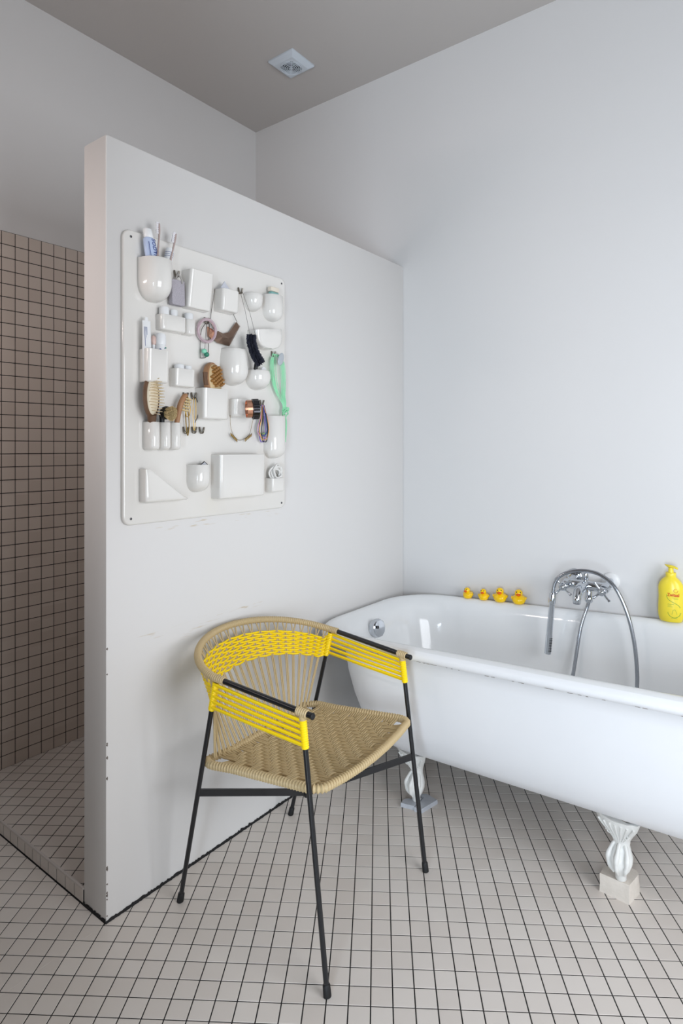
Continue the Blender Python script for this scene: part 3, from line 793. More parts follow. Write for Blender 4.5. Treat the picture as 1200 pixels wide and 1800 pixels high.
ribbon([(.0195+.0062*math.cos(a), .1135+.0062*math.sin(a)) for a in [PI*.35+2*PI*.86*k/24 for k in range(25)]], .0011, 'emblem', 'print_red')
ribbon([(p.x, p.y) for p in catmull([(-.009, .099, 0), (-.0085, .090, 0), (-.003, .081, 0), (.008, .074, 0), (.020, .068, 0), (.029, .061, 0), (.0325, .054, 0)], 6)], .0015, 'swoosh', 'print_green')
ribbon([(.0145+.0195*math.cos(a), .0385+.0195*math.sin(a)) for a in [PI*1.02+PI*.95*k/20 for k in range(21)]], .0014, 'swoosh', 'print_green')
ribbon([(.008, .030), (.011, .045), (.017, .048), (.021, .040), (.023, .031)], .0008, 'emblem', 'print_green')
for (u0, u1, v) in ((.008, .026, .0885), (.013, .027, .0845), (-.006, .014, .0655), (-.006, .006, .062), (-.006, .010, .057), (.005, .024, .0165)):
    ribbon([(u0, v), ((u0+u1)/2, v), (u1, v)], .0009, 'small_print', 'print_green')

# ================================================================== CEILING VENT
vx, vy, vs2, vz = -1.937, 2.110, .078, ZC
vent = thing('ceiling_vent', (vx, vy, vz), 'square white exhaust fan cover with round grille on the ceiling', 'vent')
rings = []
def sq(h, z): return rrect(vx-h, vy-h, vx+h, vy+h, .004, 2), z
outer_ = []
for h, z in ((vs2, 0), (vs2, -.006), (vs2*.97, -.009), (vs2*.73, -.022)):
    p, _ = sq(h, z); outer_.append([(a, b, vz+z) for a, b in p])
mb = MB(); mb.loft(outer_, False, False)
n4 = len(outer_[-1]); circ = []
for k in range(n4):
    a = math.atan2(outer_[-1][k][1]-vy, outer_[-1][k][0]-vx); circ.append((vx+.053*math.cos(a), vy+.053*math.sin(a), vz-.024))
mb.loft([outer_[-1], circ, [(a, b, vz-.006) for a, b, c in circ]], False, False)
mb.build('cover', 'vent_plastic', vent, 30)
MB().lathe([(.055, 0), (.055, .003), (.0, .003)], (vx, vy, vz-.0065), (0, 0, 1), 32).build('duct', 'vent_dark', vent)
for r_ in (.010, .0185, .027, .0355, .044, .0515):
    ring = [(vx+r_*math.cos(a), vy+r_*math.sin(a), vz-.023-.005*(1-r_/.053)) for a in [2*PI*k/40 for k in range(41)]]
    MB().tube(ring, .0018, 6).build('grille_ring', 'vent_plastic', vent, 60)
MB().lathe([(.0, -.0045), (.005, -.004), (.005, .002), (0, .002)], (vx, vy, vz-.024), (0, 0, 1), 14).build('grille_boss', 'vent_plastic', vent)
for k in range(4):
    a = PI/4+k*PI/2
    MB().tube([(vx+.004*math.cos(a), vy+.004*math.sin(a), vz-.0265), (vx+.053*math.cos(a), vy+.053*math.sin(a), vz-.0225)], .0011, 6).build('grille_spoke', 'vent_plastic', vent)

# ================================================================== WALL ORGANISER
XBD = -1.519                                        # front face of its back panel
org = thing('wall_organizer', (XP, 1.295, 1.08), 'glossy white wall organiser panel with moulded pockets on the partition', 'wall organizer')
fr_yz = lambda u, v, d: (d, u, v)
pan = rrect(.967, 1.079, 1.624, 1.912, .026, 6)
MB().prism(pan, XP+.0006, XBD, fr_yz, .006, 4).build('panel', 'abs_white', org, 50)
for y, z in ((.9917, 1.892), (1.603, 1.892), (.9917, 1.098), (1.603, 1.098)):
    sc = MB().lathe([(.0036, -.001), (.0036, .0008), (.0022, .0016), (0, .0017)], (XBD, y, z), (1, 0, 0), 12).build('screw', 'screw', org)
def pocket(levels, n=8.0, shear=0.0, wall=.0026, seg=22, part_label=None):
    """open-topped moulded pocket: levels (z, y0, y1, depth) from the top down, D-shaped sections with corner power n"""
    def sec(z, y0, y1, D, o):
        yc = (y0+y1)/2; a = max((y1-y0)/2-o, .0004); d = max(D-o, .0004); out = []
        for k in range(seg+1):
            t = PI*k/seg; c, s_ = math.cos(t), math.sin(t)
            y = yc-a*(abs(c)**(2/n))*(1 if c >= 0 else -1); x = d*abs(s_)**(2/n)
            out.append((XBD-.001+x, y, z+shear*(y-yc)*max(0, min(1, (z-levels[-1][0])/(levels[0][0]-levels[-1][0])))))
        return out
    ztop = levels[0][0]; zb = levels[-1][0]
    rings = []
    for (z, y0, y1, D) in reversed(levels[1:]):
        rings.append(sec(max(z+wall, zb+wall), y0, y1, D, wall))
    rings.append(sec(ztop-.0006, *levels[0][1:], wall)); rings.append(sec(ztop, *levels[0][1:], wall*.75)); rings.append(sec(ztop, *levels[0][1:], wall*.25))
    rings.append(sec(ztop-.0006, *levels[0][1:], 0))
    for (z, y0, y1, D) in levels[1:]: rings.append(sec(z, y0, y1, D, 0))
    return MB().loft([list(reversed(r)) for r in rings]).build('pocket', 'abs_white', org, 50)
def box_levels(y0, y1, D, z0, z1, Db=None, r=.006):
    Db = D if Db is None else Db; L = [(z1, y0, y1, D)]
    for k in range(5):
        a = PI/2*k/4; o = r*(1-math.cos(a)); L.append((z0+r-r*math.sin(a), y0+o*.6, y1-o*.6, Db-o))
    L.append((z0, (y0+y1)/2-.004, (y0+y1)/2+.004, Db*.3))
    return L
def dome_levels(y0, y1, D, z0, z1, straight=.35, k=12, p=2.0, bul=0.0):
    zs = z1-(z1-z0)*straight; L = [(z1, y0, y1, D)]
    if bul:
        for q in (.25, .5, .75): L.append((lerp(z1, zs, q), y0-bul*math.sin(PI*.5*q), y1+bul*math.sin(PI*.5*q), D+bul*math.sin(PI*.5*q)))
    for i in range(k+1):
        a = PI/2*i/k; s_ = max(math.cos(a), .02)**(2/p); yc = (y0+y1)/2; a2 = ((y1-y0)/2+bul)*s_
        L.append((zs-(zs-z0)*math.sin(a)**(2/p) if i else zs, yc-a2, yc+a2, (D+bul)*s_))
    return L
pocket(dome_levels(1.011, 1.108, .064, 1.718, 1.838, .50, p=2.35), 2.3)                       # toothbrush cup
pocket(box_levels(1.164, 1.252, .050, 1.722, 1.836, .034), 9)                         # tall wedge
pocket(box_levels(1.290, 1.362, .046, 1.735, 1.805, .042), 7)                         # small box right of it
pocket(dome_levels(1.417, 1.488, .043, 1.762, 1.820, .22, p=2.35), 2.2)                       # small half dome
pocket(dome_levels(1.506, 1.588, .043, 1.744, 1.834, .56, p=2.4), 2.3)                       # upright cup, far right
pocket(box_levels(1.072, 1.160, .033, 1.641, 1.687), 7); pocket(box_levels(1.161, 1.196, .034, 1.640, 1.686), 4)
pocket(box_levels(1.016, 1.088, .049, 1.484, 1.578, .046), 8)
pocket(box_levels(1.119, 1.191, .036, 1.480, 1.534, .034), 8)
pocket(dome_levels(1.320, 1.404, .054, 1.502, 1.620, .50, p=2.4, bul=.006), 2.4)             # egg-shaped cup
pocket(dome_levels(1.429, 1.516, .050, 1.496, 1.562, .28, p=2.35, bul=.004), 2.3)             # round bowl
pocket([(1.706, 1.434, 1.566, .048), (1.682, 1.436, 1.570, .047), (1.662, 1.442, 1.566, .046), (1.648, 1.452, 1.552, .045), (1.641, 1.470, 1.528, .042), (1.639, 1.485, 1.51, .02)], 6, shear=.16)
pocket(box_levels(1.215, 1.316, .047, 1.387, 1.483, .045), 8)
pocket(box_levels(1.352, 1.445, .035, 1.398, 1.458, .033, .012), 4)
for y0, y1 in ((1.028, 1.070), (1.070, 1.106), (1.106, 1.142)): pocket(box_levels(y0, y1, .040, 1.291, 1.372, .040, .012), 2.6)
pocket(dome_levels(1.511, 1.596, .046, 1.259, 1.409, .74, p=2.3), 2.6)                       # long tube
L = [(1.238, 1.017, 1.034, .034)]
for q in (.2, .4, .6, .8, .92): L.append((lerp(1.238, 1.143, q), 1.017, lerp(1.034, 1.168, q), .034))
L += [(1.1455, 1.018, 1.170, .033), (1.1425, 1.021, 1.166, .030), (1.142, 1.06, 1.10, .01)]
pocket(L, 9)                                                                          # triangle
pocket(dome_levels(1.182, 1.253, .048, 1.160, 1.246, .52, p=2.35), 2.5)
pocket(box_levels(1.278, 1.476, .049, 1.136, 1.276, .047, .005), 12)
pocket(box_levels(1.518, 1.580, .040, 1.143, 1.191), 8)
def hook(y, z):
    o = MB()
    path = [(XBD+.003, y-.006, z+.008)] + [(XBD+.006+.002*math.sin(a), y-.006*math.cos(a), z-.004-.006*math.sin(a)) for a in [PI*k/8 for k in range(9)]] + [(XBD+.010, y+.006, z+.008)]
    o.tube(catmull(path, 2), .0027, 8)
    b = o.build('hook', 'hook_metal', org, 60)
    MB().tube([(XBD-.001, y, z-.010), (XBD+.008, y, z-.010)], .0018, 6).build('stem', 'hook_metal', b)
HK = [(1.142, 1.822), (1.398, 1.824), (1.256, 1.700), (1.175, 1.458), (1.205, 1.460), (1.175, 1.353), (1.207, 1.354), (1.236, 1.354), (1.555, 1.632), (1.498, 1.455)]
for y, z in HK: hook(y, z)

# ------------------------------------------------------------------ things kept in and on the organiser (d = distance from its panel)
def W(d, y, z): return (XBD+d, y, z)
def aim(p, q): return (Vector(q)-Vector(p)).normalized()
def one(mb, name, m, label, cat, base, smooth=50, group=None): return tag(mb.build(name, m, None, smooth, base), label, cat, group)
# toothpaste tube, cap up
b = Vector(W(.026, 1.056, 1.764)); tp = thing('toothpaste_tube', b, 'white and blue toothpaste tube standing cap up in the top left cup', 'toothpaste')
ax = aim(W(.026, 1.056, 1.764), W(.022, 1.031, 1.91)); sy = Vector((0, 1, 0)); sx = Vector((1, 0, 0))
def tsec(h, hw, hd, n=20): return [b+ax*h+sy*(hw*math.cos(2*PI*k/n))+sx*(hd*math.sin(2*PI*k/n)) for k in range(n)]
MB().loft([tsec(.0, .021, .004), tsec(.05, .0205, .011), tsec(.10, .0195, .014), tsec(.128, .017, .0145), tsec(.134, .011, .011)]).build('tube', 'paste_blue', tp, 60)
MB().loft([tsec(.132, .0125, .0125), tsec(.134, .0135, .0135), tsec(.155, .0125, .0125), tsec(.157, .011, .011)]).build('cap', 'white_plastic', tp, 40)
text_mesh('SODYN', .0165, lambda u, v, w_: b+ax*(.101-u)+sy*(v+.004)+sx*(.0152-abs(v)*.12+w_), align='CENTER').build('lettering', 'print_blue', tp, False)
MB().loft([[b+ax*h+sy*yy+sx*.0145 for h, yy in ((.06, -.013), (.06, -.0115), (.118, -.0115), (.118, -.013))], [b+ax*h+sy*yy+sx*.0148 for h, yy in ((.06, -.013), (.06, -.0115), (.118, -.0115), (.118, -.013))]]).build('print_stripe', 'print_blue', tp, False)
def toothbrush(p, q, label, m1, m2, bend):
    p = Vector(p); q = Vector(q); a = (q-p).normalized(); L_ = (q-p).length; t = thing('toothbrush', p, label, 'toothbrush', 'toothbrushes in the top left cup')
    side = Vector((1, 0, 0)); N_ = a.cross(side).normalized()
    pts = [p, p+a*L_*.45, p+a*L_*.62+N_*bend*.3, p+a*L_*.8+N_*bend, q+N_*bend*.6]
    MB().tube([pts[0], pts[1]], [.0052, .0050], 10).build('grip', m2, t, 50)
    MB().tube(catmull(pts[1:], 4), [.0048, .0044, .0040, .0036, .0033, .0031, .003, .003, .0032, .0038, .0042, .0040, .003], 10).build('neck', m1, t, 60)
    h0, h1 = p+a*L_*.84+N_*bend, q+N_*bend*.7
    for k in range(6):
        c = h0.lerp(h1, k/5)
        MB().tube([c, c-N_*.0105], .0026, 6).build('bristle_tuft', 'bristle_white', t)
toothbrush(W(.045, 1.046, 1.76), W(.030, 1.061, 1.943), 'toothbrush with clear neck, taller and left of two', 'handle_clear', 'handle_amber', .003)
toothbrush(W(.035, 1.079, 1.76), W(.030, 1.120, 1.930), 'toothbrush with brown-backed head leaning right in the cup', 'handle_clear', 'handle_amber', .002)
b = W(.022, 1.088, 1.785); sm = thing('cream_tube', b, 'slim white tube behind the right toothbrush in the cup', 'tube')
MB().lathe([(.011, 0), (.0125, .01), (.0125, .095), (.011, .1)], b, aim(b, W(.020, 1.108, 1.885)), 14).build('tube', 'white_plastic', sm)
for k in (.074, .080, .086):
    c = Vector(b)+aim(b, W(.020, 1.108, 1.885))*k
    MB().lathe([(.0127, -.0009), (.0127, .0009)], c, aim(b, W(.020, 1.108, 1.885)), 14).build('print_stripe', 'print_grey', sm)
# pumice stone on its cord
b = W(.020, 1.135, 1.725); pu = thing('pumice_stone', b, 'grey pumice stone hanging by a cord from the upper left hook', 'pumice stone')
pl = rrect(1.112, 1.722, 1.158, 1.797, .004, 2)
MB().prism([(u-.0015*(v-1.72)/.07, v) for u, v in pl], XBD+.010, XBD+.026, fr_yz, .002, 2).build('stone', 'pumice', pu, 40)
MB().tube(catmull([W(.027, 1.146, 1.788), W(.026, 1.144, 1.802), W(.018, 1.140, 1.815), W(.012, 1.142, 1.820), W(.014, 1.137, 1.812), W(.012, 1.134, 1.802), W(.010, 1.138, 1.794)], 4), .0028, 7).build('cord', 'rope_grey', pu, 70)
# white jars
def jar(y, z, r, h, d, label, group):
    b = W(d, y, z); t = thing('jar', b, label, 'jar', group)
    MB().lathe([(r*.92, 0), (r*.95, .002), (r*.95, h*.62)], b, (0, 0, 1), 20).build('body', 'white_plastic', t)
    MB().lathe([(r, h*.55), (r*1.02, h*.58), (r*1.02, h-.002), (r*.92, h), (0, h)], b, (0, 0, 1), 20).build('lid', 'white_plastic', t)
jar(1.090, 1.646, .0143, .063, .0165, 'widest white lidded jar in the low double pocket, leftmost', 'white jars in the low double pocket')
jar(1.123, 1.646, .0115, .060, .0165, 'narrow white lidded jar in the middle of the low double pocket', 'white jars in the low double pocket')
jar(1.178, 1.646, .0132, .060, .0165, 'white lidded jar alone in the right section of the low double pocket', 'white jars in the low double pocket')
jar(1.142, 1.486, .0146, .061, .018, 'wider flat-lidded white jar in the pocket above the hooks', 'white jars in the small pocket')
jar(1.174, 1.486, .0112, .060, .018, 'narrower white jar beside it in the pocket above the hooks', 'white jars in the small pocket')
# square pocket: ointment tube, brush, roll-on bottle
b = Vector(W(.022, 1.030, 1.490)); t = thing('ointment_tube', b, 'white ointment tube with grey lettering standing in the square pocket', 'tube')
ax = Vector((0, -.02, 1)).normalized()
MB().loft([tsec(.0, .014, .012), tsec(.09, .014, .010), tsec(.155, .0135, .003), tsec(.168, .0135, .0015)]).build('tube', 'white_plastic', t, 60)
MB().loft([tsec(.166, .006, .002), tsec(.178, .005, .002)]).build('tip', 'white_plastic', t, 60)
for k in range(3): 
    MB().loft([[b+ax*h+sy*yy+sx*(.0125-h*.055+e) for h, yy in ((.095, -.010+k*.0035), (.095, -.0085+k*.0035), (.150, -.0085+k*.0035), (.150, -.010+k*.0035))] for e in (0, .0004)]).build('print_stripe', 'print_grey', t, False)
b = Vector(W(.018, 1.050, 1.49)); t = thing('makeup_brush', b, 'small brush with white handle and pink tip in the square pocket', 'brush')
MB().tube([b, b+Vector((0, .003, .105))], [.004, .005], 10).build('handle', 'white_plastic', t); MB().lathe([(.005, .104), (.0075, .112), (.0065, .126), (.002, .131)], b+Vector((0, .003, 0)), (0, 0, 1), 12).build('tip', 'pink_brush', t)
b = Vector(W(.024, 1.070, 1.489)); t = thing('roll_on_bottle', b, 'white round-capped roll-on bottle in the square pocket', 'bottle')
ax = Vector((0, .02, 1)).normalized()
MB().lathe([(.013, 0), (.0145, .004), (.0145, .105), (.0135, .108)], b, ax, 20).build('body', 'white_plastic', t)
MB().lathe([(.0150, .107), (.0155, .109), (.0150, .134), (.0125, .139), (0, .140)], b, ax, 20).build('cap', 'white_plastic', t)
for h, yy, m in ((.096, .004, 'print_grey'), (.098, .008, 'jade_dark'), (.092, -.009, 'print_blue')):
    MB().ball(b+ax*h+Vector((.0128, yy, 0)), .0018, .0034, .0022, 8, 6).build('print_mark', m, t)
# small box: folded leaflet and black case
b = W(.026, 1.302, 1.745); pl = [(1.300, 1.748), (1.330, 1.744), (1.336, 1.808), (1.311, 1.831), (1.296, 1.810)]
one(MB().prism(pl, XBD+.024, XBD+.0275, fr_yz, .0008, 2), 'folded_leaflet', 'paper', 'folded printed paper leaflet sticking out of the small upper pocket', 'leaflet', b)
b = W(.018, 1.342, 1.745)
one(MB().prism(rrect(1.333, 1.744, 1.352, 1.8135, .002, 2), XBD+.012, XBD+.020, fr_yz, .001, 2), 'black_case', 'black', 'flat black case beside the leaflet in the small upper pocket', 'case', b)
# teal and cream bar in the upright cup
b = W(.018, 1.542, 1.765); t = thing('soap_case', b, 'cream and teal flat case in the upright cup, top right corner', 'case')
MB().prism(rrect(1.524, 1.765, 1.562, 1.845, .003, 2), XBD+.012, XBD+.026, fr_yz, .002, 2).build('body', 'teal_label', t)
MB().prism(rrect(1.522, 1.846, 1.563, 1.862, .003, 2), XBD+.011, XBD+.027, fr_yz, .002, 2).build('lid', 'cream_glass', t)
# rose glass bangle, bead necklace, copper pendant on the middle hook
b = W(.013, 1.252, 1.665); ringp = [W(.0135+.004*math.sin(a), 1.250+.0345*math.cos(a), 1.6655+.0345*math.sin(a)) for a in [2*PI*k/48 for k in range(49)]]
one(MB().tube(ringp, .0052, 10), 'glass_bangle', 'rose_glass', 'translucent pink glass bangle hanging on the middle hook', 'bangle', b, 80)
b = W(.010, 1.245, 1.60); t = thing('bead_necklace', b, 'dark cord necklace with two green beads on the middle hook', 'necklace')
MB().tube(catmull([W(.012, 1.247, 1.690), W(.008, 1.232, 1.66), W(.006, 1.230, 1.60), W(.006, 1.231, 1.578)], 5), .0011, 6).build('cord', 'dark_cord', t, 70)
MB().tube(catmull([W(.013, 1.262, 1.690), W(.010, 1.260, 1.65), W(.008, 1.260, 1.60), W(.008, 1.250, 1.582), W(.006, 1.231, 1.578)], 5), .0011, 6).build('cord', 'dark_cord', t, 70)
MB().tube([W(.012, 1.250, 1.690), W(.012, 1.243, 1.605)], .0007, 6).build('cord', 'dark_cord', t, 70)
MB().ball(W(.013, 1.240, 1.600), .0085, .0085, .0080, 14, 10).build('bead', 'jade_light', t, 80)
MB().ball(W(.016, 1.247, 1.590), .0085, .0085, .0080, 14, 10).build('bead', 'jade_dark', t, 80)
def facet(name, outline, ridge, d0, d1, m, parent):
    """faceted sheet: outline in the plane, raised ridge points"""
    n = len(outline); mb = MB(); vs = [W(d0, *p) for p in outline]+[W(d1, *p) for p in ridge]+[W(d0-.004, *p) for p in outline]; k = len(ridge); fs = []
    idx = [n+min(range(k), key=lambda r: (Vector(ridge[r])-(Vector(outline[i])+Vector(outline[(i+1) % n]))/2).length) for i in range(n)]
    for i in range(n):
        j = (i+1) % n; fs.append((i, j, idx[i]))
        if idx[i] != idx[j]: fs.append((j, idx[j], idx[i]))
        fs.append((j, i, n+k+i, n+k+j))
    fs.append(tuple(reversed(range(n+k, n+k+n)))); mb.add(vs, fs)
    return mb.build(name, m, parent, False)
b = W(.008, 1.268, 1.645); t = thing('copper_pendant', b, 'faceted copper pendant seen through the pink bangle', 'pendant')
facet('pendant', [(1.2735, 1.644), (1.283, 1.652), (1.286, 1.668), (1.275, 1.675), (1.258, 1.680), (1.260, 1.650)], [(1.268, 1.662), (1.277, 1.664)], .010, .017, 'copper', t)
MB().tube([W(.012, 1.258, 1.694), W(.012, 1.260, 1.678)], .0008, 6).build('cord', 'dark_cord', t)
b = W(.012, 1.33, 1.64); t = thing('bronze_collar', b, 'faceted bronze collar necklace hanging right of the pink bangle', 'necklace')
facet('pendant', [(1.3446, 1.6297), (1.392, 1.702), (1.3757, 1.7135), (1.357, 1.690), (1.346, 1.676), (1.318, 1.667), (1.298, 1.672), (1.283, 1.643), (1.296, 1.634)], [(1.305, 1.652), (1.332, 1.652), (1.352, 1.664), (1.377, 1.696)], .012, .024, 'bronze', t)
MB().tube([W(.014, 1.3757, 1.7135), W(.006, 1.367, 1.738)], .0009, 6).build('cord', 'dark_cord', t); MB().tube(catmull([W(.012, 1.292, 1.660), W(.006, 1.272, 1.70), W(.006, 1.282, 1.77), W(.010, 1.286, 1.806)], 4), .0009, 6).build('cord', 'dark_cord', t, 70)
# dark ruffled necklace hanging from the upper right hook
b = W(.045, 1.42, 1.63); t = thing('ruffled_necklace', b, 'dark navy ruffled necklace hanging on long thin cords', 'necklace')
spine = catmull([W(.052, 1.404, 1.668), W(.055, 1.402, 1.645), W(.056, 1.412, 1.618), W(.054, 1.430, 1.596), W(.052, 1.446, 1.583)], 8)
q = resample(spine, .0034)
for i, p in enumerate(q):            # crimped frills threaded on the core
    tn = (q[min(i+1, len(q)-1)]-q[max(i-1, 0)]).normalized(); sd = Vector((.25, 1, 0)); sd = (sd-tn*sd.dot(tn)).normalized(); up = tn.cross(sd); n_ = 26; fr = MB(); rg = []
    for hh, ex in ((-.0005, 1), (.0005, 1)):
        rg.append([p+(sd*math.cos(2*PI*k_/n_)+up*math.sin(2*PI*k_/n_)*.8)*((.0175 if k_ % 2 else .0135)+R.uniform(-.0022, .0022))+tn*(hh+(.0022 if k_ % 2 else -.0022)+.0015*math.sin(k_*1.3+i)) for k_ in range(n_)])
    core0 = [p+tn*-.0005]; fr.loft([[p+(sd*math.cos(2*PI*k_/n_)+up*math.sin(2*PI*k_/n_))*.003-tn*.0005 for k_ in range(n_)], rg[0], rg[1], [p+(sd*math.cos(2*PI*k_/n_)+up*math.sin(2*PI*k_/n_))*.003+tn*.0005 for k_ in range(n_)]], False, False)
    fr.build('frill', 'navy_feather', t, False)
MB().tube(spine, .0055, 8).build('core', 'navy_feather', t, 70)
MB().tube([W(.010, 1.394, 1.818), W(.030, 1.398, 1.75), W(.052, 1.398, 1.668)], .0006, 5).build('cord', 'dark_cord', t); MB().tube([W(.010, 1.404, 1.818), W(.032, 1.416, 1.75), W(.053, 1.422, 1.672)], .0006, 5).build('cord', 'dark_cord', t)
# round bowl: black handled thing and white disc
b = W(.026, 1.430, 1.52); one(MB().tube([W(.026, 1.445, 1.515), W(.030, 1.443, 1.560), W(.034, 1.448, 1.592)], [.0060, .0066, .0078], 10), 'razor_handle', 'black', 'short black handle sticking out of the round bowl pocket', 'handle', b)
b = W(.026, 1.487, 1.55); one(MB().lathe([(.0, -.003), (.0125, -.003), (.013, 0), (.0125, .003), (0, .003)], W(.026, 1.487, 1.563), (1, .1, .2), 20), 'white_disc', 'white_plastic', 'round white disc standing in the round bowl pocket', 'disc', b)
# massage brush in the middle box
b = Vector(W(.026, 1.258, 1.470)); t = thing('massage_brush', b, 'oval wooden massage brush with round knobs in the middle pocket', 'massage brush')
nrm = Vector((.90, .42, .10)).normalized(); upv = Vector((-.05, .02, 1)); upv = (upv-nrm*upv.dot(nrm)).normalized(); sdv = upv.cross(nrm)
cc = Vector(W(.0175, 1.272, 1.509))
def oval(h, a, bb, off=0, n=28): return [cc+upv*(a*math.sin(2*PI*k/n))+sdv*(bb*math.cos(2*PI*k/n))+nrm*h for k in range(n)]
MB().loft([oval(-.015, .052, .040), oval(-.011, .058, .048), oval(.0, .060, .050), oval(.006, .058, .048)]).build('back', 'wood_mid', t, 50)
MB().loft([oval(.005, .053, .043), oval(.009, .052, .042), oval(.011, .048, .038)]).build('pad', 'wood_pad', t, 50)
for gy in range(-4, 5):
    for gx in range(-3, 4):
        u, v = gy*.0122+(gx % 2)*.006, gx*.0122
        if (u/.05)**2+(v/.040)**2 > .95: continue
        c = cc+upv*u+sdv*v+nrm*.010
        if c.z < 1.492: continue
        MB().lathe([(.0046, 0), (.0046, .007), (.0042, .0105), (.0026, .0126), (0, .0132)], c, nrm, 10).build('knob', 'wood_knob', t, 60)
MB().tube([cc-sdv*.051+upv*-.02, cc-sdv*.053+upv*.02], 1, flat=(.016, .004)).build('strap', 'wood_dark', t)
# triple tubes: hair brush, shaving brush, nail brush
b = Vector(W(.020, 1.047, 1.31)); t = thing('hair_brush', b, 'dark wooden oval hair brush with pale pins in the left tube', 'hair brush')
nrm = Vector((.93, .32, .03)).normalized(); upv = Vector((0, .02, 1)); upv = (upv-nrm*upv.dot(nrm)).normalized(); sdv = upv.cross(nrm)
cc = Vector(W(.027, 1.040, 1.443))
MB().loft([oval(-.008, .050, .024), oval(-.006, .060, .032), oval(.0, .063, .035), oval(.003, .061, .033)]).build('paddle', 'wood_dark', t, 50)
MB().tube(catmull([cc-upv*.052, W(.0225, 1.044, 1.360), W(.019, 1.048, 1.312)], 4), [.0135, .0125, .0118, .0112, .011, .011, .0112, .0115, .0118], 12).build('handle', 'wood_dark', t, 60)
MB().loft([oval(.002, .052, .025), oval(.006, .050, .0235), oval(.010, .042, .018), oval(.012, .02, .009)]).build('cushion', 'cushion', t, 70)
for gy in range(-6, 7):
    for gx in range(-3, 4):
        u, v = gy*.0078, gx*.0068+(gy % 2)*.0034
        if (u/.049)**2+(v/.0235)**2 > .97: continue
        c = cc+upv*u+sdv*v+nrm*.006; d_ = (nrm+upv*u*5+sdv*v*6).normalized()
        MB().tube([c, c+d_*.022], [.0009, .0011], 5).build('pin', 'pin_wood', t)
b = Vector(W(.022, 1.086, 1.31)); t = thing('round_brush', b, 'round brush with dense tan bristles leaning out of the middle tube', 'brush')
hd0 = Vector(W(.048, 1.078, 1.398)); ad = aim(W(.022, 1.086, 1.33), hd0)
MB().tube([b+Vector((-.008, 0, .01)), hd0-Vector((.026, 0, .006)), hd0-Vector((.014, 0, .002))], [.006, .008, .009], 10).build('handle', 'black', t)
axb = Vector((.9, .25, -.12)).normalized()
MB().lathe([(.006, -.020), (.0165, -.014), (.0195, -.006), (.019, .0)], hd0, axb, 20).build('ferrule', 'black', t, 50)
br = MB()
for k in range(420):
    a = R.uniform(0, 2*PI); rr = math.sqrt(R.random()); U_ = axb.orthogonal().normalized(); V_ = axb.cross(U_)
    p0 = hd0+(U_*math.cos(a)+V_*math.sin(a))*rr*.016; p1 = hd0+axb*(.024-.006*rr*rr)+(U_*math.cos(a)+V_*math.sin(a))*rr*.0225
    br.tube([p0, p1], [.0007, .0006], 3)
o = br.build('bristles', 'bristle', t, False); o['kind'] = 'stuff'
b = Vector(W(.020, 1.124, 1.31)); t = thing('nail_brush', b, 'light wooden brush with a side row of bristles in the right tube', 'brush')
MB().tube(catmull([W(.020, 1.124, 1.32), W(.026, 1.128, 1.375), W(.030, 1.135, 1.42), W(.030, 1.150, 1.450), W(.028, 1.160, 1.456)], 5), [.006+.0028*math.sin(PI*min(1, i/20)) for i in range(21)], 10).build('handle', 'wood_mid', t, 60)
for k in range(5):
    for j in range(3):
        c = Vector(W(.030+.004*(j-1), 1.140+.003*k, 1.412+.0085*k)); 
        MB().tube([c, c+Vector((.004, .020, -.004))], [.0022, .0026], 6).build('bristle_tuft', 'bristle', t)
# thin chains on the lower hooks
def chain(pts, m, label, base, r=.0009, nm='chain_necklace', cat='necklace', grp='fine chains on the small hooks'):
    t = one(MB().tube(catmull(pts, 6), r, 6), nm, m, label, cat, base, 70, grp); return t
chain([W(.010, 1.170, 1.452), W(.012, 1.169, 1.41), W(.012, 1.172, 1.365), W(.012, 1.178, 1.335), W(.012, 1.183, 1.365), W(.012, 1.180, 1.41), W(.010, 1.178, 1.452)], 'gold_dark', 'fine dark gold chain on the left small hook', W(.012, 1.175, 1.34), .0016)
chain([W(.012, 1.172, 1.452), W(.016, 1.166, 1.42), W(.016, 1.170, 1.395), W(.016, 1.180, 1.395), W(.016, 1.184, 1.42), W(.012, 1.179, 1.452)], 'gold', 'short bright gold chain on the left small hook', W(.016, 1.175, 1.40), .0014)
chain([W(.010, 1.201, 1.452), W(.010, 1.199, 1.40), W(.010, 1.204, 1.35), W(.010, 1.210, 1.40), W(.010, 1.209, 1.452)], 'gold', 'fine gold chain on the right small hook beside the middle pocket', W(.010, 1.205, 1.355), .0011)
chain([W(.012, 1.208, 1.453), W(.014, 1.220, 1.425), W(.014, 1.214, 1.395), W(.014, 1.203, 1.375)], 'dark_cord', 'thin black cord dangling from the right small hook', W(.014, 1.205, 1.38), .0011)
# mint bead strands with grey oval
b = W(.012, 1.57, 1.40); t = thing('mint_necklace', b, 'mint green bead strands with a knot and grey oval on the right edge', 'necklace')
for k in range(9):
    e = (k-4)*.0021; wd = .016+.0055*(k % 4)
    MB().tube(catmull([W(.012, 1.553+e, 1.630), W(.014, 1.566-wd+e, 1.60), W(.014, 1.571-wd+e, 1.54), W(.014, 1.584-wd*.6+e, 1.488), W(.018, 1.597+e, 1.452), W(.020, 1.599+e*1.5, 1.425)], 5), .0011, 6).build('strand', 'mint', t, 70)
    MB().tube(catmull([W(.012, 1.570+e, 1.630), W(.014, 1.582+wd*.45+e, 1.60), W(.014, 1.588+wd*.45+e, 1.54), W(.014, 1.594+wd*.2+e, 1.488), W(.018, 1.599+e, 1.452), W(.020, 1.601-e*1.5, 1.425)], 5), .0011, 6).build('strand', 'mint', t, 70)
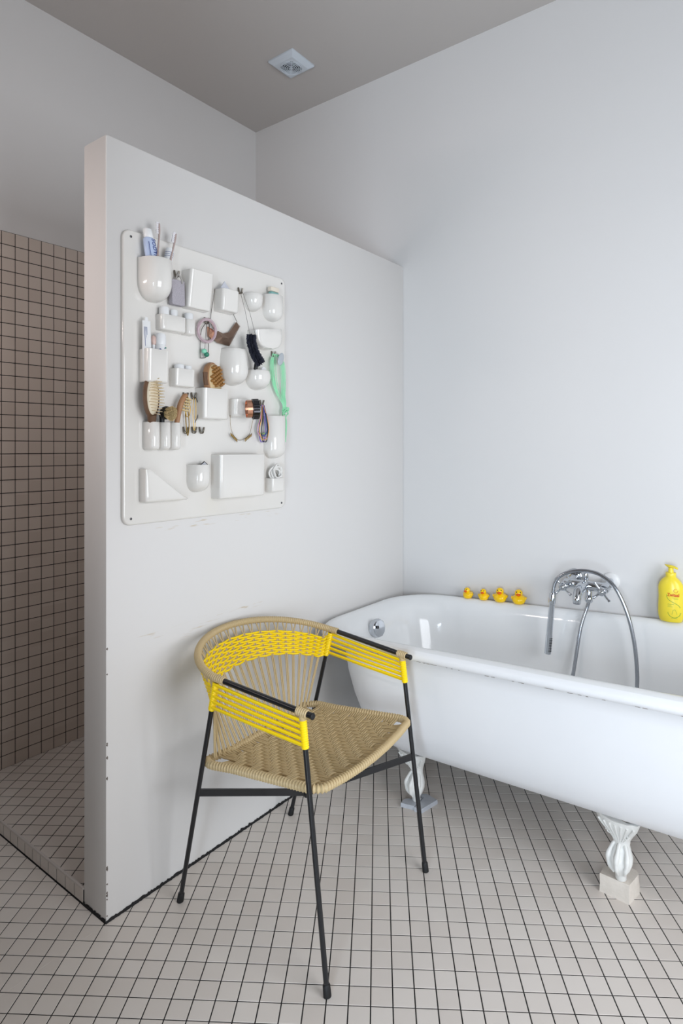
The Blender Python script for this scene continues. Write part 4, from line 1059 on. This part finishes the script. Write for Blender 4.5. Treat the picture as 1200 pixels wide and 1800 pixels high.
for k in range(6):
    a = k*1.05; MB().tube([W(.022+.006*math.sin(a+s_), 1.600+.012*math.cos(s_+a*.7), 1.428+.014*math.sin(s_)*math.cos(a)+.003*k-.008) for s_ in [2*PI*q/14 for q in range(15)]], .0014, 6).build('knot_loop', 'mint', t, 70)
for k in range(5): MB().tube(catmull([W(.020, 1.600, 1.42), W(.018, 1.606+.0012*k, 1.39), W(.016, 1.607+.001*k, 1.35), W(.014, 1.608+.0006*k, 1.318+.006*(k % 3))], 4), .0013, 6).build('tail', 'mint', t, 70)
MB().ball(W(.028, 1.570, 1.612), .004, .0140, .0245, 18, 10, Matrix.Rotation(-.40, 3, 'X')).build('oval_pendant', 'grey_stone', t, 80)
# bangles stacked on the low pocket
def hoop(c, axis, r, wd, th, m, name, label, ribs=0):
    A_ = Vector(axis).normalized(); c = Vector(c); U_ = A_.orthogonal().normalized(); V_ = A_.cross(U_); n = 60; rings = []
    for k in range(n+1):
        a = 2*PI*k/n; dr = U_*math.cos(a)+V_*math.sin(a); rb = r+(th*.5 if ribs and (k*ribs//n) % 2 else 0)
        rings.append([c+dr*(r-th)+A_*wd/2, c+dr*rb+A_*wd/2, c+dr*rb-A_*wd/2, c+dr*(r-th)-A_*wd/2])
    return one(MB().loft(rings, False, False), name, m, label, 'bangle', tuple(c-Vector((0, 0, r))), 30, 'metal bangles on the low pocket')
hoop(W(.068, 1.378, 1.424), (.55, .83, .05), .029, .016, .0018, 'copper', 'copper_bangle', 'polished copper cuff bangle on the low pocket')
hoop(W(.066, 1.408, 1.425), (.55, .83, .05), .0325, .020, .003, 'dark_metal', 'ribbed_bangle', 'dark ribbed metal bangle on the low pocket', 30)
# necklace with two fans of bronze leaves
b = W(.010, 1.40, 1.33); t = thing('leaf_necklace', b, 'fine chain necklace with two small fans of bronze leaves', 'necklace')
MB().tube(catmull([W(.016, 1.344, 1.405), W(.010, 1.350, 1.375), W(.010, 1.360, 1.345), W(.010, 1.383, 1.324), W(.010, 1.410, 1.327), W(.010, 1.436, 1.345), W(.010, 1.446, 1.375), W(.016, 1.450, 1.405)], 5), .0007, 5).build('chain', 'gold_dark', t, 70)
for c0, c1, s in (((1.358, 1.346), (1.380, 1.327), 1), ((1.414, 1.329), (1.438, 1.346), 1)):
    for k in range(6):
        y, z = vl(c0, c1, k/5); dy = (y-1.398)*.25
        MB().ball(W(.011, y+dy*.5, z-.005), .0012, .0022, .0070, 8, 6, Matrix.Rotation(-dy*25, 3, 'X')).build('leaf', 'gold_dark', t, 60)
# multicoloured cord bracelets
b = W(.014, 1.492, 1.38); cols = ['violet', 'blue', 'orange', 'leafgreen', 'pink', 'black', 'blue', 'violet']
for k, m in enumerate(cols):
    hw = .011+.0036*(k % 5); dp = 1.318+.007*((k*3) % 5); off = (k-3.5)*.0008; dd = .016+.004*(k % 3)
    pts = [W(.012, 1.494+off, 1.446), W(dd, 1.490-hw*.55+off, 1.40), W(dd, 1.488-hw+off, 1.36), W(dd, 1.489-hw*.5+off, dp+.004), W(dd, 1.492+off, dp), W(dd, 1.496+hw*.5+off, dp+.004), W(dd, 1.497+hw+off, 1.36), W(dd, 1.497+hw*.55+off, 1.40), W(.012, 1.500+off, 1.446)]
    nm = ['violet cord', 'blue cord', 'orange cord', 'green cord', 'pink cord', 'black cord', 'second blue cord', 'second violet cord'][k]
    one(MB().tube(catmull(pts, 4), .0015, 6), 'cord_bracelet', m, nm+' bracelet in the colourful bundle on the lower right hook', 'bracelet', b, 70, 'cord bracelets on the lower right hook')
# card in the small cup, rope in the lowest box
b = W(.024, 1.232, 1.17); t = thing('folded_card', b, 'black and white folded card in the cup left of the big box', 'card')
MB().prism([(1.222, 1.175), (1.246, 1.175), (1.246, 1.243), (1.233, 1.253), (1.222, 1.246)], XBD+.022, XBD+.0245, fr_yz, .0006, 2).build('front', 'paper', t)
MB().prism([(1.224, 1.175), (1.248, 1.175), (1.248, 1.246), (1.234, 1.256), (1.221, 1.247)], XBD+.0195, XBD+.0217, fr_yz, .0006, 2).build('back', 'black', t)
b = W(.020, 1.548, 1.15); t = thing('cotton_rope', b, 'bundle of knotted white cotton rope in the lowest right pocket', 'rope')
for k in range(7):
    a0 = R.uniform(0, 6); c = (1.546+R.uniform(-.006, .006), 1.208+R.uniform(-.010, .010)); rx_, rz_ = R.uniform(.014, .023), R.uniform(.020, .034)
    pts = [W(.014+.003*k+.004*math.sin(3*a), c[0]+rx_*math.cos(a+a0), c[1]+rz_*math.sin(a+a0)*.9) for a in [2*PI*q/24 for q in range(25)]]
    MB().tube(pts, .0033, 8).build('rope_loop', 'cotton', t, 70)
